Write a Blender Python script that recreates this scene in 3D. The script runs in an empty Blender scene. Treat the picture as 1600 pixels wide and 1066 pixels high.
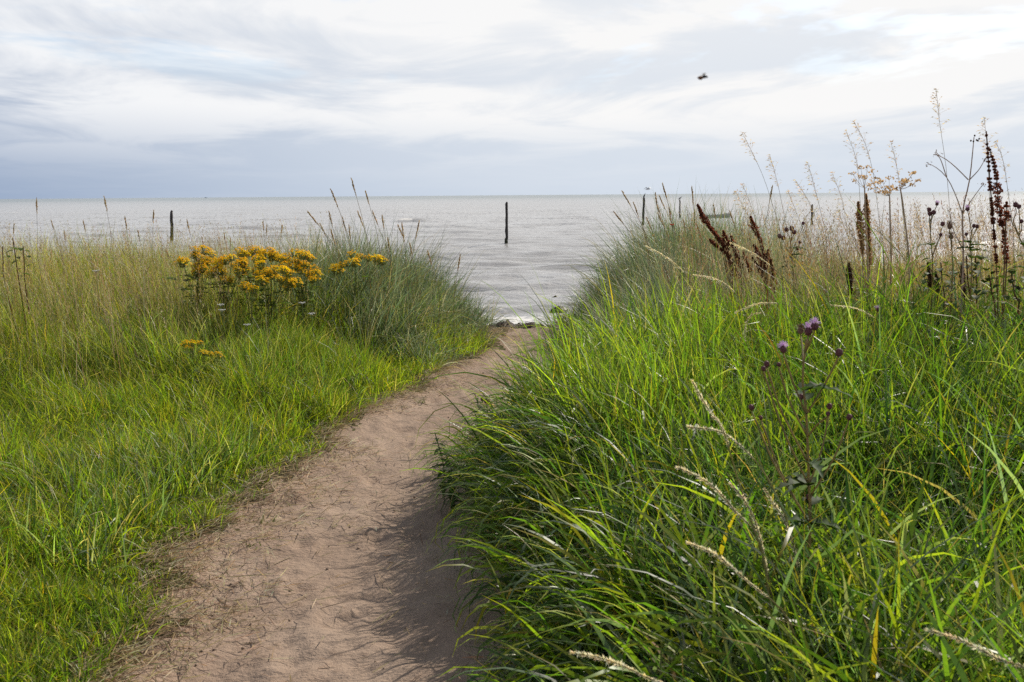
import bpy, math
import numpy as np
from mathutils import Vector, Matrix

rng = np.random.default_rng(7)
sc = bpy.context.scene
COL = sc.collection
R = math.radians

# ------------------------------------------------------------------ camera
CAM_Z = 1.60
PITCH, ROLL = 8.34, 0.43
FPX = 1555.0
cam_d = bpy.data.cameras.new('camera')
cam = bpy.data.objects.new('camera', cam_d)
COL.objects.link(cam)
cam.location = (0, 0, CAM_Z)
cam.rotation_euler = (R(90 - PITCH), R(ROLL), 0)
cam_d.sensor_width = 36
cam_d.lens = 36 * FPX / 1600
cam_d.clip_start = 0.05
cam_d.clip_end = 60000
cam_d.dof.use_dof = True
cam_d.dof.focus_distance = 9.0
cam_d.dof.aperture_fstop = 9.0
sc.camera = cam
CR = (Matrix.Rotation(R(ROLL), 3, 'Y') @ Matrix.Rotation(R(90 - PITCH), 3, 'X'))


def at(u, v, y=None, z=None):
    """photo pixel -> point on the vertical plane at distance y, or on the level z"""
    d = CR @ Vector(((u - 800) / FPX, (533 - v) / FPX, -1.0))
    t = (y / d.y) if y is not None else ((z - CAM_Z) / d.z)
    return Vector((d.x * t, d.y * t, CAM_Z + d.z * t))


# ------------------------------------------------------------------ sky and sun
SUN_AZ, SUN_EL = 39.0, 36.0           # degrees right of the view direction (+Y), above the horizon
sun_dir = Vector((math.sin(R(SUN_AZ)) * math.cos(R(SUN_EL)), math.cos(R(SUN_AZ)) * math.cos(R(SUN_EL)), math.sin(R(SUN_EL))))
sun_d = bpy.data.lights.new('sun', 'SUN')
sun_d.energy = 5.0
sun_d.angle = R(0.6)
sun_d.color = (1.0, 0.93, 0.82)
sun = bpy.data.objects.new('sun', sun_d)
COL.objects.link(sun)
sun.rotation_euler = sun_dir.to_track_quat('Z', 'Y').to_euler()

world = bpy.data.worlds.new('World')
sc.world = world
world.use_nodes = True
nt = world.node_tree
nt.nodes.clear()


class NT:
    """short-hand for building node trees"""
    def __init__(s, tree):
        s.t = tree

    def n(s, kind, ins=None, **kw):
        nd = s.t.nodes.new(kind)
        for k, v in kw.items():
            setattr(nd, k, v)
        for k, v in (ins or {}).items():
            if isinstance(v, bpy.types.NodeSocket):
                s.t.links.new(v, nd.inputs[k])
            else:
                nd.inputs[k].default_value = v
        return nd

    def math(s, op, a, b=0.0, c=0.0, clamp=False):
        return s.n('ShaderNodeMath', {0: a, 1: b, 2: c}, operation=op, use_clamp=clamp).outputs[0]

    def mix(s, f, a, b, blend='MIX'):
        nd = s.n('ShaderNodeMix', {0: f, 6: a, 7: b}, data_type='RGBA', blend_type=blend)
        return nd.outputs[2]

    def ramp(s, f, lo, hi, a=0.0, b=1.0, smooth=True):
        return s.n('ShaderNodeMapRange', {'Value': f, 'From Min': lo, 'From Max': hi, 'To Min': a, 'To Max': b},
                   interpolation_type='SMOOTHSTEP' if smooth else 'LINEAR').outputs[0]

    def noise(s, vec, scale, detail=4.0, rough=0.55, dist=0.0):
        return s.n('ShaderNodeTexNoise', {'Vector': vec, 'Scale': scale, 'Detail': detail, 'Roughness': rough, 'Distortion': dist}).outputs[0]

    def mapping(s, vec, loc=(0, 0, 0), rot=(0, 0, 0), scale=(1, 1, 1)):
        return s.n('ShaderNodeMapping', {'Vector': vec, 'Location': loc, 'Rotation': rot, 'Scale': scale}).outputs[0]


def rgba(c):
    return (c[0], c[1], c[2], 1.0)


w = NT(nt)
tc = w.n('ShaderNodeTexCoord').outputs['Generated']
nrm = w.n('ShaderNodeVectorMath', {0: tc}, operation='NORMALIZE').outputs[0]
sep = w.n('ShaderNodeSeparateXYZ', {0: nrm})
dx, dy, dz = sep.outputs
up = w.math('MAXIMUM', dz, 0.0)
den = w.math('ADD', up, 0.07)
px = w.math('DIVIDE', dx, den)
py = w.math('DIVIDE', dy, den)
plane = w.n('ShaderNodeCombineXYZ', {0: px, 1: py, 2: 0.0}).outputs[0]
sky = w.n('ShaderNodeTexSky', sky_type='NISHITA', sun_disc=False, sun_elevation=R(SUN_EL), sun_rotation=R(SUN_AZ),
          altitude=0.0, air_density=1.0, dust_density=1.5, ozone_density=1.0).outputs[0]
sunward = w.n('ShaderNodeVectorMath', {0: nrm, 1: (math.sin(R(SUN_AZ)), math.cos(R(SUN_AZ)), 0.0)}, operation='DOT_PRODUCT').outputs[1]
sw = w.ramp(sunward, 0.25, 0.92)                       # sky brightens towards the sun
n_big = w.noise(w.mapping(plane, loc=(3.1, 7.7, 0), rot=(0, 0, R(14)), scale=(0.24, 0.20, 1)), 1.0, 4, 0.5, 0.4)
n_fine = w.noise(w.mapping(plane, loc=(9.2, 1.3, 0), rot=(0, 0, R(-10)), scale=(0.85, 0.58, 1)), 1.0, 8, 0.58, 0.7)
el = w.ramp(dz, 0.0, 0.17, smooth=False)
shade = w.math('ADD', w.math('MULTIPLY', n_big, 0.5), w.math('MULTIPLY', n_fine, 0.5))
shade = w.ramp(shade, 0.41, 0.575)
# flat grey bases low down, lit white cloud higher and towards the sun
lift = w.math('ADD', w.math('MULTIPLY', el, 0.40), w.math('MULTIPLY', sw, 0.24))
tex = w.math('MULTIPLY', shade, w.ramp(dz, 0.012, 0.10, 0.04, 0.74))
bright = w.math('ADD', tex, lift, clamp=True)
grey = w.mix(sw, rgba((0.27, 0.36, 0.525)), rgba((0.58, 0.67, 0.79)))
white = w.mix(sw, rgba((0.89, 0.91, 0.94)), rgba((0.95, 0.945, 0.94)))
cloud = w.mix(bright, grey, white)
# the cloud deck is broken: low down the gaps close up in perspective, overhead the blue shows
n_gap = w.noise(w.mapping(plane, loc=(1.7, 4.4, 0), scale=(0.9, 0.7, 1)), 1.0, 5, 0.6, 0.3)
gap = w.math('ADD', w.math('MULTIPLY', w.ramp(n_gap, 0.53, 0.64, 0.0, 0.55), w.ramp(dz, 0.08, 0.15)), w.ramp(dz, 0.22, 0.55, 0.0, 1.2), clamp=True)
cloud10 = w.n('ShaderNodeVectorMath', {0: cloud, 1: (10, 10, 10)}, operation='MULTIPLY').outputs[0]
skymix = w.mix(w.math('MULTIPLY', gap, 0.85), cloud10, w.mix(1.0, sky, w.mix(w.ramp(dz, 0.15, 0.4), rgba((1.15, 1.3, 1.5)), rgba((0.8, 0.8, 0.8))), 'MULTIPLY'))
bg = w.n('ShaderNodeBackground', {'Color': skymix, 'Strength': 0.1})
w.n('ShaderNodeOutputWorld', {0: bg.outputs[0]})

sc.view_settings.view_transform = 'Standard'
sc.view_settings.look = 'None'
sc.view_settings.exposure = 0.0
sc.view_settings.gamma = 1.0
sc.view_settings.use_curve_mapping = False
sc.render.engine = 'CYCLES'
sc.cycles.use_denoising = False
sc.cycles.max_bounces = 8
sc.cycles.diffuse_bounces = 3
sc.cycles.glossy_bounces = 3
sc.cycles.transmission_bounces = 4
sc.cycles.sample_clamp_indirect = 6.0
sc.cycles.sample_clamp_direct = 5.0


# ------------------------------------------------------------------ noise helpers
def _hash(ix, iy, seed):
    h = (ix.astype(np.int64) * 374761393 + iy.astype(np.int64) * 668265263 + seed * 974711) & 0xffffffff
    h = ((h ^ (h >> 13)) * 1274126177) & 0xffffffff
    h = h ^ (h >> 16)
    return (h & 0xffffff) / float(0xffffff)


def vnoise(x, y, seed=0):
    x = np.asarray(x, float); y = np.asarray(y, float)
    ix, iy = np.floor(x), np.floor(y)
    fx, fy = x - ix, y - iy
    fx = fx * fx * (3 - 2 * fx); fy = fy * fy * (3 - 2 * fy)
    a = _hash(ix, iy, seed); b = _hash(ix + 1, iy, seed); c = _hash(ix, iy + 1, seed); d = _hash(ix + 1, iy + 1, seed)
    return (a * (1 - fx) + b * fx) * (1 - fy) + (c * (1 - fx) + d * fx) * fy


def fbm(x, y, seed=0, octv=4, gain=0.5):
    s, a, t = 0.0, 1.0, 0.0
    for k in range(octv):
        s = s + a * (vnoise(x * 2 ** k, y * 2 ** k, seed + 17 * k) - 0.5)
        t += a
        a *= gain
    return s / t * 2        # about -1..1


def ss(a, b, x):
    t = np.clip((np.asarray(x, float) - a) / (b - a), 0, 1)
    return t * t * (3 - 2 * t)


# ------------------------------------------------------------------ the lie of the land
PY = np.array([-8, 0, 3.1, 4.04, 4.9, 6.2, 7.13, 8.38, 9.73, 10.58, 12.15, 13.5, 30])
PL = np.array([-1.2, -1.25, -1.42, -1.62, -1.58, -1.32, -1.14, -.95, -.58, -.25, -.25, -.7, -.9])
PR = np.array([.22, .17, .02, -.13, -.18, -.22, -.10, .05, .45, .45, .40, .9, 1.2])
SEA_Z = -1.42


def left_of(x, y):
    return np.interp(y, PY, PL) + 0.17 * fbm(np.asarray(y) * 2.1, np.asarray(y) * 0 + 3, 5) - x


def right_of(x, y):
    return x - np.interp(y, PY, PR) + 0.10 * fbm(np.asarray(y) * 1.9, np.asarray(y) * 0 + 8, 6)


def H(x, y):
    x = np.asarray(x, float); y = np.asarray(y, float)
    l, r = left_of(x, y), right_of(x, y)
    z = (0.10 + 0.20 * ss(6, 10, y)) * ss(-0.05, 1.5, l) + 0.06 * ss(1.5, 5, l)
    z = z + (0.18 + 0.20 * ss(2.4, 4.6, y) + 0.05 * ss(5, 7.5, y)) * ss(-0.10, 0.45 + 0.95 * ss(5.5, 7.5, y), r) + 0.12 * ss(0.9, 4, r)
    z = z + 0.16 * np.exp(-((x + 1.9) / 0.9) ** 2 - ((y - 10.9) / 1.0) ** 2)
    z = z + 0.16 * np.exp(-((x - 1.9) / 0.8) ** 2 - ((y - 11.2) / 1.2) ** 2)
    z = z - 0.04 * ss(0.0, 0.5, -l) * ss(0.0, 0.5, -r)
    z = z + 0.05 * fbm(x * 0.8, y * 0.8, 2) + 0.018 * fbm(x * 3.1, y * 3.1, 3, 3)
    yc = 12.4 + 0.5 * fbm(x * 0.5, x * 0 + 1, 9)
    s = np.clip((y - yc) / 8.6, 0, 1)
    return z * (1 - np.clip(s * 1.6, 0, 1)) + (SEA_Z - 0.10) * s - np.clip(y - yc - 8.6, 0, 40) * 0.06


def Hs(x, y):
    return float(H(np.array([x]), np.array([y]))[0])


def mesh_np(name, verts, loops, sizes, col=None, smooth=True):
    me = bpy.data.meshes.new(name)
    n, nl, nf = len(verts), len(loops), len(sizes)
    me.vertices.add(n); me.loops.add(nl); me.polygons.add(nf)
    me.vertices.foreach_set('co', np.ascontiguousarray(verts, np.float32).ravel())
    me.loops.foreach_set('vertex_index', np.ascontiguousarray(loops, np.int32))
    starts = np.concatenate([[0], np.cumsum(sizes)[:-1]]).astype(np.int32)
    me.polygons.foreach_set('loop_start', starts)
    me.polygons.foreach_set('use_smooth', np.full(nf, smooth, bool))
    if col is not None:
        a = me.color_attributes.new('Col', 'FLOAT_COLOR', 'POINT')
        c4 = np.ones((n, 4), np.float32); c4[:, :col.shape[1]] = col
        a.data.foreach_set('color', c4.ravel())
    me.update(calc_edges=True)
    me.validate()
    return me


def link(name, me, mat=None, parent=None, loc=None, **props):
    o = bpy.data.objects.new(name, me)
    COL.objects.link(o)
    if mat is not None and me is not None and len(me.materials) == 0:
        me.materials.append(mat)
    if parent is not None:
        o.parent = parent
    if loc is not None:
        o.location = loc
    for k, v in props.items():
        o[k] = v
    return o


# ------------------------------------------------------------------ materials
def new_mat(name):
    m = bpy.data.materials.new(name)
    m.use_nodes = True
    m.node_tree.nodes.clear()
    return m, NT(m.node_tree)


def leaf_mat(name, trans=0.4, rough=0.45, spec=0.35, tint=(1.25, 1.3, 0.55), coat=0.0):
    """foliage: colour from the mesh, glossy skin, light coming through"""
    m, t = new_mat(name)
    c = t.n('ShaderNodeVertexColor', layer_name='Col').outputs[0]
    pos = t.n('ShaderNodeNewGeometry').outputs['Position']
    nz = t.noise(pos, 60.0, 2)
    c = t.mix(1.0, c, t.n('ShaderNodeCombineXYZ', {0: t.ramp(nz, .3, .7, .85, 1.15), 1: t.ramp(nz, .3, .7, .9, 1.1), 2: 1.0}).outputs[0], 'MULTIPLY')
    p = t.n('ShaderNodeBsdfPrincipled', {'Base Color': c, 'Roughness': rough, 'Specular IOR Level': spec})
    tr = t.n('ShaderNodeBsdfTranslucent', {'Color': t.mix(1.0, c, rgba(tint), 'MULTIPLY')})
    mx = t.n('ShaderNodeMixShader', {0: trans, 1: p.outputs[0], 2: tr.outputs[0]})
    t.n('ShaderNodeOutputMaterial', {0: mx.outputs[0]})
    return m


def plain_mat(name, col, rough=0.7, var=0.25, scale=30.0, trans=0.0, spec=0.3, bump=0.0):
    m, t = new_mat(name)
    pos = t.n('ShaderNodeNewGeometry').outputs['Position']
    nz = t.noise(pos, scale, 4, 0.6)
    lo = rgba([c * (1 - var) for c in col]); hi = rgba([min(1, c * (1 + var)) for c in col])
    c = t.mix(t.ramp(nz, .3, .7), lo, hi)
    ins = {'Base Color': c, 'Roughness': rough, 'Specular IOR Level': spec}
    if bump:
        ins['Normal'] = t.n('ShaderNodeBump', {'Height': nz, 'Strength': bump, 'Distance': 0.01}).outputs[0]
    sh = t.n('ShaderNodeBsdfPrincipled', ins).outputs[0]
    if trans:
        tr = t.n('ShaderNodeBsdfTranslucent', {'Color': c})
        sh = t.n('ShaderNodeMixShader', {0: trans, 1: sh, 2: tr.outputs[0]}).outputs[0]
    t.n('ShaderNodeOutputMaterial', {0: sh})
    return m


# sand of the path
M_SAND, t = new_mat('sand')
pos = t.n('ShaderNodeNewGeometry').outputs['Position']
n1 = t.noise(pos, 1.6, 5, 0.6)
n2 = t.noise(pos, 14.0, 5, 0.65)
n3 = t.noise(pos, 260.0, 2, 0.6)
n4 = t.noise(t.mapping(pos, scale=(1, 2.2, 1)), 26.0, 4, 0.6, 0.6)
c = t.mix(t.ramp(n1, .35, .65), rgba((0.295, 0.210, 0.155)), rgba((0.360, 0.266, 0.200)))
c = t.mix(t.math('MULTIPLY', t.ramp(n2, .56, .70), 0.45), c, rgba((0.15, 0.098, 0.07)))
c = t.mix(t.math('MULTIPLY', t.ramp(n4, .66, .74), 0.75), c, rgba((0.075, 0.05, 0.036)))
c = t.mix(t.math('MULTIPLY', t.ramp(n3, .40, .70), 0.35), c, rgba((0.40, 0.30, 0.23)))
hgt = t.math('ADD', t.math('MULTIPLY', n2, 1.0), t.math('MULTIPLY', n3, 0.10))
hgt = t.math('ADD', hgt, t.math('MULTIPLY', n4, 0.45))
b = t.n('ShaderNodeBump', {'Height': hgt, 'Strength': 0.55, 'Distance': 0.045}).outputs[0]
p = t.n('ShaderNodeBsdfPrincipled', {'Base Color': c, 'Roughness': 0.95, 'Specular IOR Level': 0.15, 'Normal': b})
t.n('ShaderNodeOutputMaterial', {0: p.outputs[0]})

M_SOIL, t = new_mat('soil_and_thatch')
pos = t.n('ShaderNodeNewGeometry').outputs['Position']
n1 = t.noise(pos, 3.0, 5, 0.6)
n2 = t.noise(t.mapping(pos, scale=(1, 3, 1)), 40.0, 4, 0.7)
c = t.mix(t.ramp(n1, .35, .65), rgba((0.10, 0.075, 0.045)), rgba((0.09, 0.095, 0.03)))
c = t.mix(t.ramp(n2, .5, .7), c, rgba((0.20, 0.15, 0.085)))
b = t.n('ShaderNodeBump', {'Height': n2, 'Strength': 0.8, 'Distance': 0.03}).outputs[0]
p = t.n('ShaderNodeBsdfPrincipled', {'Base Color': c, 'Roughness': 0.95, 'Specular IOR Level': 0.1, 'Normal': b})
t.n('ShaderNodeOutputMaterial', {0: p.outputs[0]})

# sea water: silty, rippled; foam comes from the mesh attribute
M_SEA, t = new_mat('silty_sea_water')
pos = t.n('ShaderNodeNewGeometry').outputs['Position']
r1 = t.noise(t.mapping(pos, rot=(0, 0, R(7)), scale=(0.6, 1.0, 1)), 3.2, 6, 0.68, 0.5)
r2 = t.noise(t.mapping(pos, rot=(0, 0, R(-12)), scale=(0.5, 1.0, 1)), 0.55, 4, 0.6, 0.4)
r3 = t.noise(t.mapping(pos, rot=(0, 0, R(4)), scale=(0.45, 1.0, 1)), 0.10, 4, 0.6, 0.3)
hgt = t.math('ADD', t.math('MULTIPLY', r1, 0.20), t.math('MULTIPLY', r2, 1.1))
bmp = t.n('ShaderNodeBump', {'Height': hgt, 'Strength': 0.9, 'Distance': 0.34}).outputs[0]
patch = t.noise(t.mapping(pos, scale=(0.012, 0.03, 1)), 1.0, 4, 0.6)
wc = t.mix(t.ramp(patch, .35, .65), rgba((0.37, 0.36, 0.345)), rgba((0.395, 0.387, 0.375)))
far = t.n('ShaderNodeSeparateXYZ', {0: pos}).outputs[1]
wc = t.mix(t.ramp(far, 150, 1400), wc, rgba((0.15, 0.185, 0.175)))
# far off the ripples are finer than a pixel: their slopes straight from noise, so the sun glitters on them
slope = t.n('ShaderNodeTexNoise', {'Vector': t.mapping(pos, scale=(0.7, 1.0, 1)), 'Scale': 2.4, 'Detail': 4.0, 'Roughness': 0.7}).outputs[1]
slope = t.n('ShaderNodeVectorMath', {0: t.n('ShaderNodeVectorMath', {0: slope, 1: (0.5, 0.5, 0.5)}, operation='SUBTRACT').outputs[0], 1: (1.4, 1.8, 0.0)}, operation='MULTIPLY').outputs[0]
nfar = t.n('ShaderNodeVectorMath', {0: t.n('ShaderNodeVectorMath', {0: slope, 1: t.n('ShaderNodeNewGeometry').outputs['Normal']}, operation='ADD').outputs[0]}, operation='NORMALIZE').outputs[0]
nmix = t.n('ShaderNodeMix', {0: t.ramp(far, 35, 130), 4: bmp, 5: nfar}, data_type='VECTOR').outputs[1]
nmix = t.n('ShaderNodeVectorMath', {0: nmix}, operation='NORMALIZE').outputs[0]
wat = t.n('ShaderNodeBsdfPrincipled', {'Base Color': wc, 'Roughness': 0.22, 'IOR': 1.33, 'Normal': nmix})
fo = t.n('ShaderNodeVertexColor', layer_name='Col').outputs[0]
fn = t.noise(t.mapping(pos, scale=(1.0, 1.6, 1)), 4.5, 5, 0.7, 0.4)
fm = t.ramp(t.math('ADD', t.n('ShaderNodeSeparateColor', {0: fo}).outputs[0], t.math('MULTIPLY', t.math('SUBTRACT', fn, 0.5), 1.7)), 0.42, 0.72)
foam = t.n('ShaderNodeBsdfPrincipled', {'Base Color': rgba((0.74, 0.72, 0.68)), 'Roughness': 0.8})
mx = t.n('ShaderNodeMixShader', {0: fm, 1: wat.outputs[0], 2: foam.outputs[0]})
t.n('ShaderNodeOutputMaterial', {0: mx.outputs[0]})

M_BLADE = leaf_mat('grass_blade', 0.48, 0.40, 0.42, (1.60, 1.95, 0.68))
M_TURF = leaf_mat('turf_blade', 0.50, 0.42, 0.4, (1.65, 1.95, 0.6))
M_MARRAM = leaf_mat('marram_blade', 0.34, 0.40, 0.45, (1.15, 1.3, 0.95))
M_DRY = leaf_mat('dry_grass', 0.35, 0.6, 0.2, (1.05, 1.0, 0.85))
M_PALE = leaf_mat('pale_seed_head', 0.5, 0.55, 0.2, (1.15, 1.1, 0.95))
M_LEAF = leaf_mat('broad_leaf', 0.40, 0.65, 0.2)


# ------------------------------------------------------------------ ground, path, beach
def axis(parts):
    out = []
    for a, b_, s in parts:
        n = max(1, int(round((b_ - a) / s)))
        out.append(np.linspace(a, b_, n, endpoint=False))
    return np.concatenate(out + [[parts[-1][1]]])


gx = np.concatenate([-np.geomspace(90, 2.25, 60), axis([(-2.2, 1.0, .022)]), np.geomspace(1.06, 90, 66)])
gy = np.concatenate([np.linspace(-12, 2.3, 24), 2.4 * np.exp(np.arange(0, 1.75, 0.0075)), np.linspace(14.0, 30, 24)])
gy = np.unique(gy)
GX, GY = np.meshgrid(gx, gy)
GZ = H(GX, GY)
onp = ss(-0.25, 0.1, -left_of(GX, GY)) * ss(-0.25, 0.1, -right_of(GX, GY))
disp = 0.011 * fbm(GX * 5, GY * 5, 21, 3) + 0.010 * fbm(GX * 14, GY * 14, 22, 3)
for k in range(230):        # footprints and scuffs trodden into the sand
    cy = 2.6 + 10 * rng.random() ** 1.2
    a_, b_ = np.interp(cy, PY, PL), np.interp(cy, PY, PR)
    cx = a_ + (b_ - a_) * (0.5 + 0.42 * rng.standard_normal() * 0.8)
    ry, rx = (0.10, 0.05) if k % 3 == 0 else (0.05 * (0.5 + rng.random()), 0.05 * (0.5 + rng.random()))
    an = rng.normal(0, 0.5)
    iy0, iy1 = np.searchsorted(gy, [cy - .4, cy + .4]); ix0, ix1 = np.searchsorted(gx, [cx - .4, cx + .4])
    sx, sy = GX[iy0:iy1, ix0:ix1] - cx, GY[iy0:iy1, ix0:ix1] - cy
    ca, sa = math.cos(an), math.sin(an)
    q = ((sx * ca + sy * sa) / rx) ** 2 + ((-sx * sa + sy * ca) / ry) ** 2
    dep = 0.011 * (0.3 + rng.random())
    disp[iy0:iy1, ix0:ix1] += -dep * np.exp(-q) + dep * 0.7 * np.exp(-(np.sqrt(q) - 1.7) ** 2 * 3)
GZ = GZ + disp * onp
nx, ny = len(gx), len(gy)
GV = np.stack([GX, GY, GZ], -1).reshape(-1, 3)
ii = (np.arange(ny - 1)[:, None] * nx + np.arange(nx - 1)[None, :])
quads = np.stack([ii, ii + 1, ii + nx + 1, ii + nx], -1).reshape(-1, 4)
fc = GV[quads].mean(1)
is_beach = fc[:, 1] > 12.9
is_path = (~is_beach) & (left_of(fc[:, 0], fc[:, 1]) < -0.10 + 0.16 * fbm(fc[:, 0] * 9, fc[:, 1] * 9, 88, 3)) & (right_of(fc[:, 0], fc[:, 1]) < 0.10)
for nm, msk, mat, lab in (('sand_path', is_path, M_SAND, 'trodden pinkish sand path leading to the sea'),
                          ('beach', is_beach, M_SAND, 'sand beach dropping to the sea behind the dune'),
                          ('ground', ~(is_path | is_beach), M_SOIL, 'dark soil under the dune grass')):
    q = quads[msk]
    used, inv = np.unique(q, return_inverse=True)
    me = mesh_np(nm, GV[used], inv.reshape(-1), np.full(len(q), 4))
    link(nm, me, mat, kind='structure', label=lab)

# ------------------------------------------------------------------ sea
sy_ = np.concatenate([18.0 * np.exp(np.arange(0, 3.05, 0.0078)), 385 * np.exp(np.arange(0, 4.5, 0.04))])
sy_ = np.concatenate([sy_, [38000.0]])
su = np.concatenate([np.linspace(-1.6, -0.62, 24, endpoint=False), np.linspace(-0.62, 0.62, 250), np.linspace(0.66, 1.6, 24)])
SU, SY = np.meshgrid(su, sy_)
SX = SU * (SY + 12)
cell = np.maximum(np.gradient(sy_)[:, None], (SY + 12) * 0.005)
SZ = np.zeros_like(SX)
wr = np.random.default_rng(3)
for k in range(34):
    lam = 1.1 * (11.0 / 1.1) ** (k / 33)
    ang = R(wr.normal(4, 24))
    kx, ky = math.sin(ang), math.cos(ang)
    amp = 0.0100 * lam ** 0.42
    ph = (SX * kx + SY * ky) * 2 * math.pi / lam + wr.random() * 6.28
    gust = 0.5 + vnoise(SX * 0.5 / lam + k * 3.1, SY * 0.25 / lam, 40 + k)
    SZ += amp * (np.sin(ph) + 0.25 * np.cos(2 * ph)) * gust * np.clip((lam / cell - 2.2) / 2.0, 0, 1)
SZ *= 0.35 + 0.65 * ss(22, 30, SY)
foamv = np.zeros_like(SX)
# swells that lift and break: photo pixel of the crest, half width (px), height (m), foam
for u, v, hw, hh, ff in ((642, 347, 26, .48, 1.0), (690, 347, 30, .15, .0), (300, 357, 60, .16, .0), (370, 358, 40, .18, .1), (60, 350, 60, .15, .0),
                         (25, 334, 26, .25, .7), (140, 352, 40, .14, 0), (470, 352, 40, .12, 0), (860, 440, 40, .10, .0),
                         (780, 413, 60, .07, .0), (760, 374, 70, .08, .22), (860, 376, 80, .08, .32), (690, 372, 60, .07, .22)):
    p0 = at(u, v, z=SEA_Z)
    hwm = hw / FPX * p0.y
    ex = (SX - p0.x) / hwm
    yy = SY - p0.y - 0.4 * fbm(SX * 0.35, SX * 0 + u, 50, 2)
    sg = np.where(yy < 0, 0.45, 0.9) * max(1.0, p0.y / 60)
    g = np.exp(-ex ** 4) * np.exp(-(yy / sg) ** 2)
    SZ += hh * g
    foamv += ff * np.exp(-((SX - p0.x + 0.3 * hwm) / (0.6 * hwm)) ** 4) * np.exp(-((yy + 0.1) / sg * 1.4) ** 2)
wob = 0.5 * fbm(SX * 0.25, SX * 0 + 2, 61, 3)
for yl, h_, f_, s0 in ((26.6, .16, .50, .36), (24.3, .05, .38, .7), (22.6, .02, .34, .5), (28.5, .05, .12, .6), (33.5, .08, .16, .5), (40.0, .08, .10, .6)):
    yy = SY - yl - wob
    SZ += h_ * np.exp(-(np.where(yy < 0, yy / 0.35, yy / 0.8)) ** 2)
    foamv += f_ * np.exp(-(yy / s0) ** 2) * (0.6 + 0.8 * vnoise(SX * 0.8, SY * 0.8, 77))
foamv += 0.22 * ss(28, 23, SY)
SV = np.stack([SX, SY, SZ + SEA_Z], -1).reshape(-1, 3)
nx, ny = len(su), len(sy_)
ii = (np.arange(ny - 1)[:, None] * nx + np.arange(nx - 1)[None, :])
quads = np.stack([ii, ii + 1, ii + nx + 1, ii + nx], -1).reshape(-1, 4)
fcol = np.repeat(np.clip(foamv, 0, 1).reshape(-1, 1), 3, 1)
link('sea', mesh_np('sea', SV, quads.reshape(-1), np.full(len(quads), 4), fcol), M_SEA, kind='structure', label='grey silty sea with small waves')


# ------------------------------------------------------------------ grass
def blades(P, L, W, az, th0, curl, twist, c0, c1, nseg, tipfrac=0.5, kink=None, kpos=None):
    """one tapering, bending ribbon per row"""
    N = len(P)
    hx, hy = np.cos(az), np.sin(az)
    pos = P.copy()
    V = np.zeros((N, nseg * 2 + 1, 3)); C = np.zeros((N, nseg * 2 + 1, 3))
    ds = L / nseg
    for k in range(nseg + 1):
        tt = k / nseg
        th = th0 + curl * tt ** 1.5 + (kink * (tt > kpos) if kink is not None else 0)
        if k > 0:
            tm = (k - 0.5) / nseg
            thm = th0 + curl * tm ** 1.5 + (kink * (tm > kpos) if kink is not None else 0)
            pos = pos + (ds * np.sin(thm) * hx)[:, None] * [1, 0, 0] + (ds * np.sin(thm) * hy)[:, None] * [0, 1, 0] + (ds * np.cos(thm))[:, None] * [0, 0, 1]
        tw = twist * (0.4 + tt)
        ct, st = np.cos(tw), np.sin(tw)
        side = np.stack([-hy * ct + np.cos(th) * hx * st, hx * ct + np.cos(th) * hy * st, -np.sin(th) * st], -1)
        wk = W * (0.5 + 0.5 * min(1, tt * 3.5)) * (1 - tt ** 2.0) * 0.5
        cc = c0 + (c1 - c0) * max(0.0, (tt - tipfrac) / (1 - tipfrac))
        if k < nseg:
            V[:, 2 * k] = pos - side * wk[:, None]
            V[:, 2 * k + 1] = pos + side * wk[:, None]
            C[:, 2 * k] = cc; C[:, 2 * k + 1] = cc
        else:
            V[:, 2 * k] = pos; C[:, 2 * k] = cc
    m = nseg * 2 + 1
    lo, sz = [], []
    for k in range(nseg - 1):
        lo += [2 * k, 2 * k + 1, 2 * k + 3, 2 * k + 2]; sz.append(4)
    k = nseg - 1
    lo += [2 * k, 2 * k + 1, 2 * k + 2]; sz.append(3)
    loops = (np.arange(N)[:, None] * m + np.array(lo)[None, :]).reshape(-1)
    sizes = np.tile(sz, N)
    return V.reshape(-1, 3), loops, sizes, C.reshape(-1, 3)


class Grass:
    def __init__(s):
        s.V, s.L, s.S, s.C, s.n = [], [], [], [], 0

    def add(s, V, L, S, C):
        s.V.append(V); s.L.append(L + s.n); s.S.append(S); s.C.append(C); s.n += len(V)

    def build(s, name, mat, label):
        me = mesh_np(name, np.concatenate(s.V), np.concatenate(s.L), np.concatenate(s.S), np.concatenate(s.C))
        return link(name, me, mat, kind='stuff', label=label, category='grass')


def tussocks(n, box, weight, per, rad):
    """tussock centres by weighted rejection, then blade roots around them"""
    x0, x1, y0, y1 = box
    out = []
    tot = 0
    while tot < n:
        x = rng.uniform(x0, x1, 40000); y = rng.uniform(y0, y1, 40000)
        k = rng.random(40000) < weight(x, y)
        out.append(np.stack([x[k], y[k]], -1)); tot += k.sum()
    c = np.concatenate(out)[:n]
    idx = np.repeat(np.arange(n), per)
    off = rng.standard_normal((n * per, 2)) * rad
    p = c[idx] + off
    return c, idx, p, off


def palette(n, cols, wts, var=0.18):
    cols = np.array(cols); wts = np.array(wts, float) / np.sum(wts)
    k = rng.choice(len(cols), n, p=wts)
    return cols[k] * (1 + var * rng.standard_normal((n, 1))).clip(0.5, 1.6) * (1 + 0.08 * rng.standard_normal((n, 3)))


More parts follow.
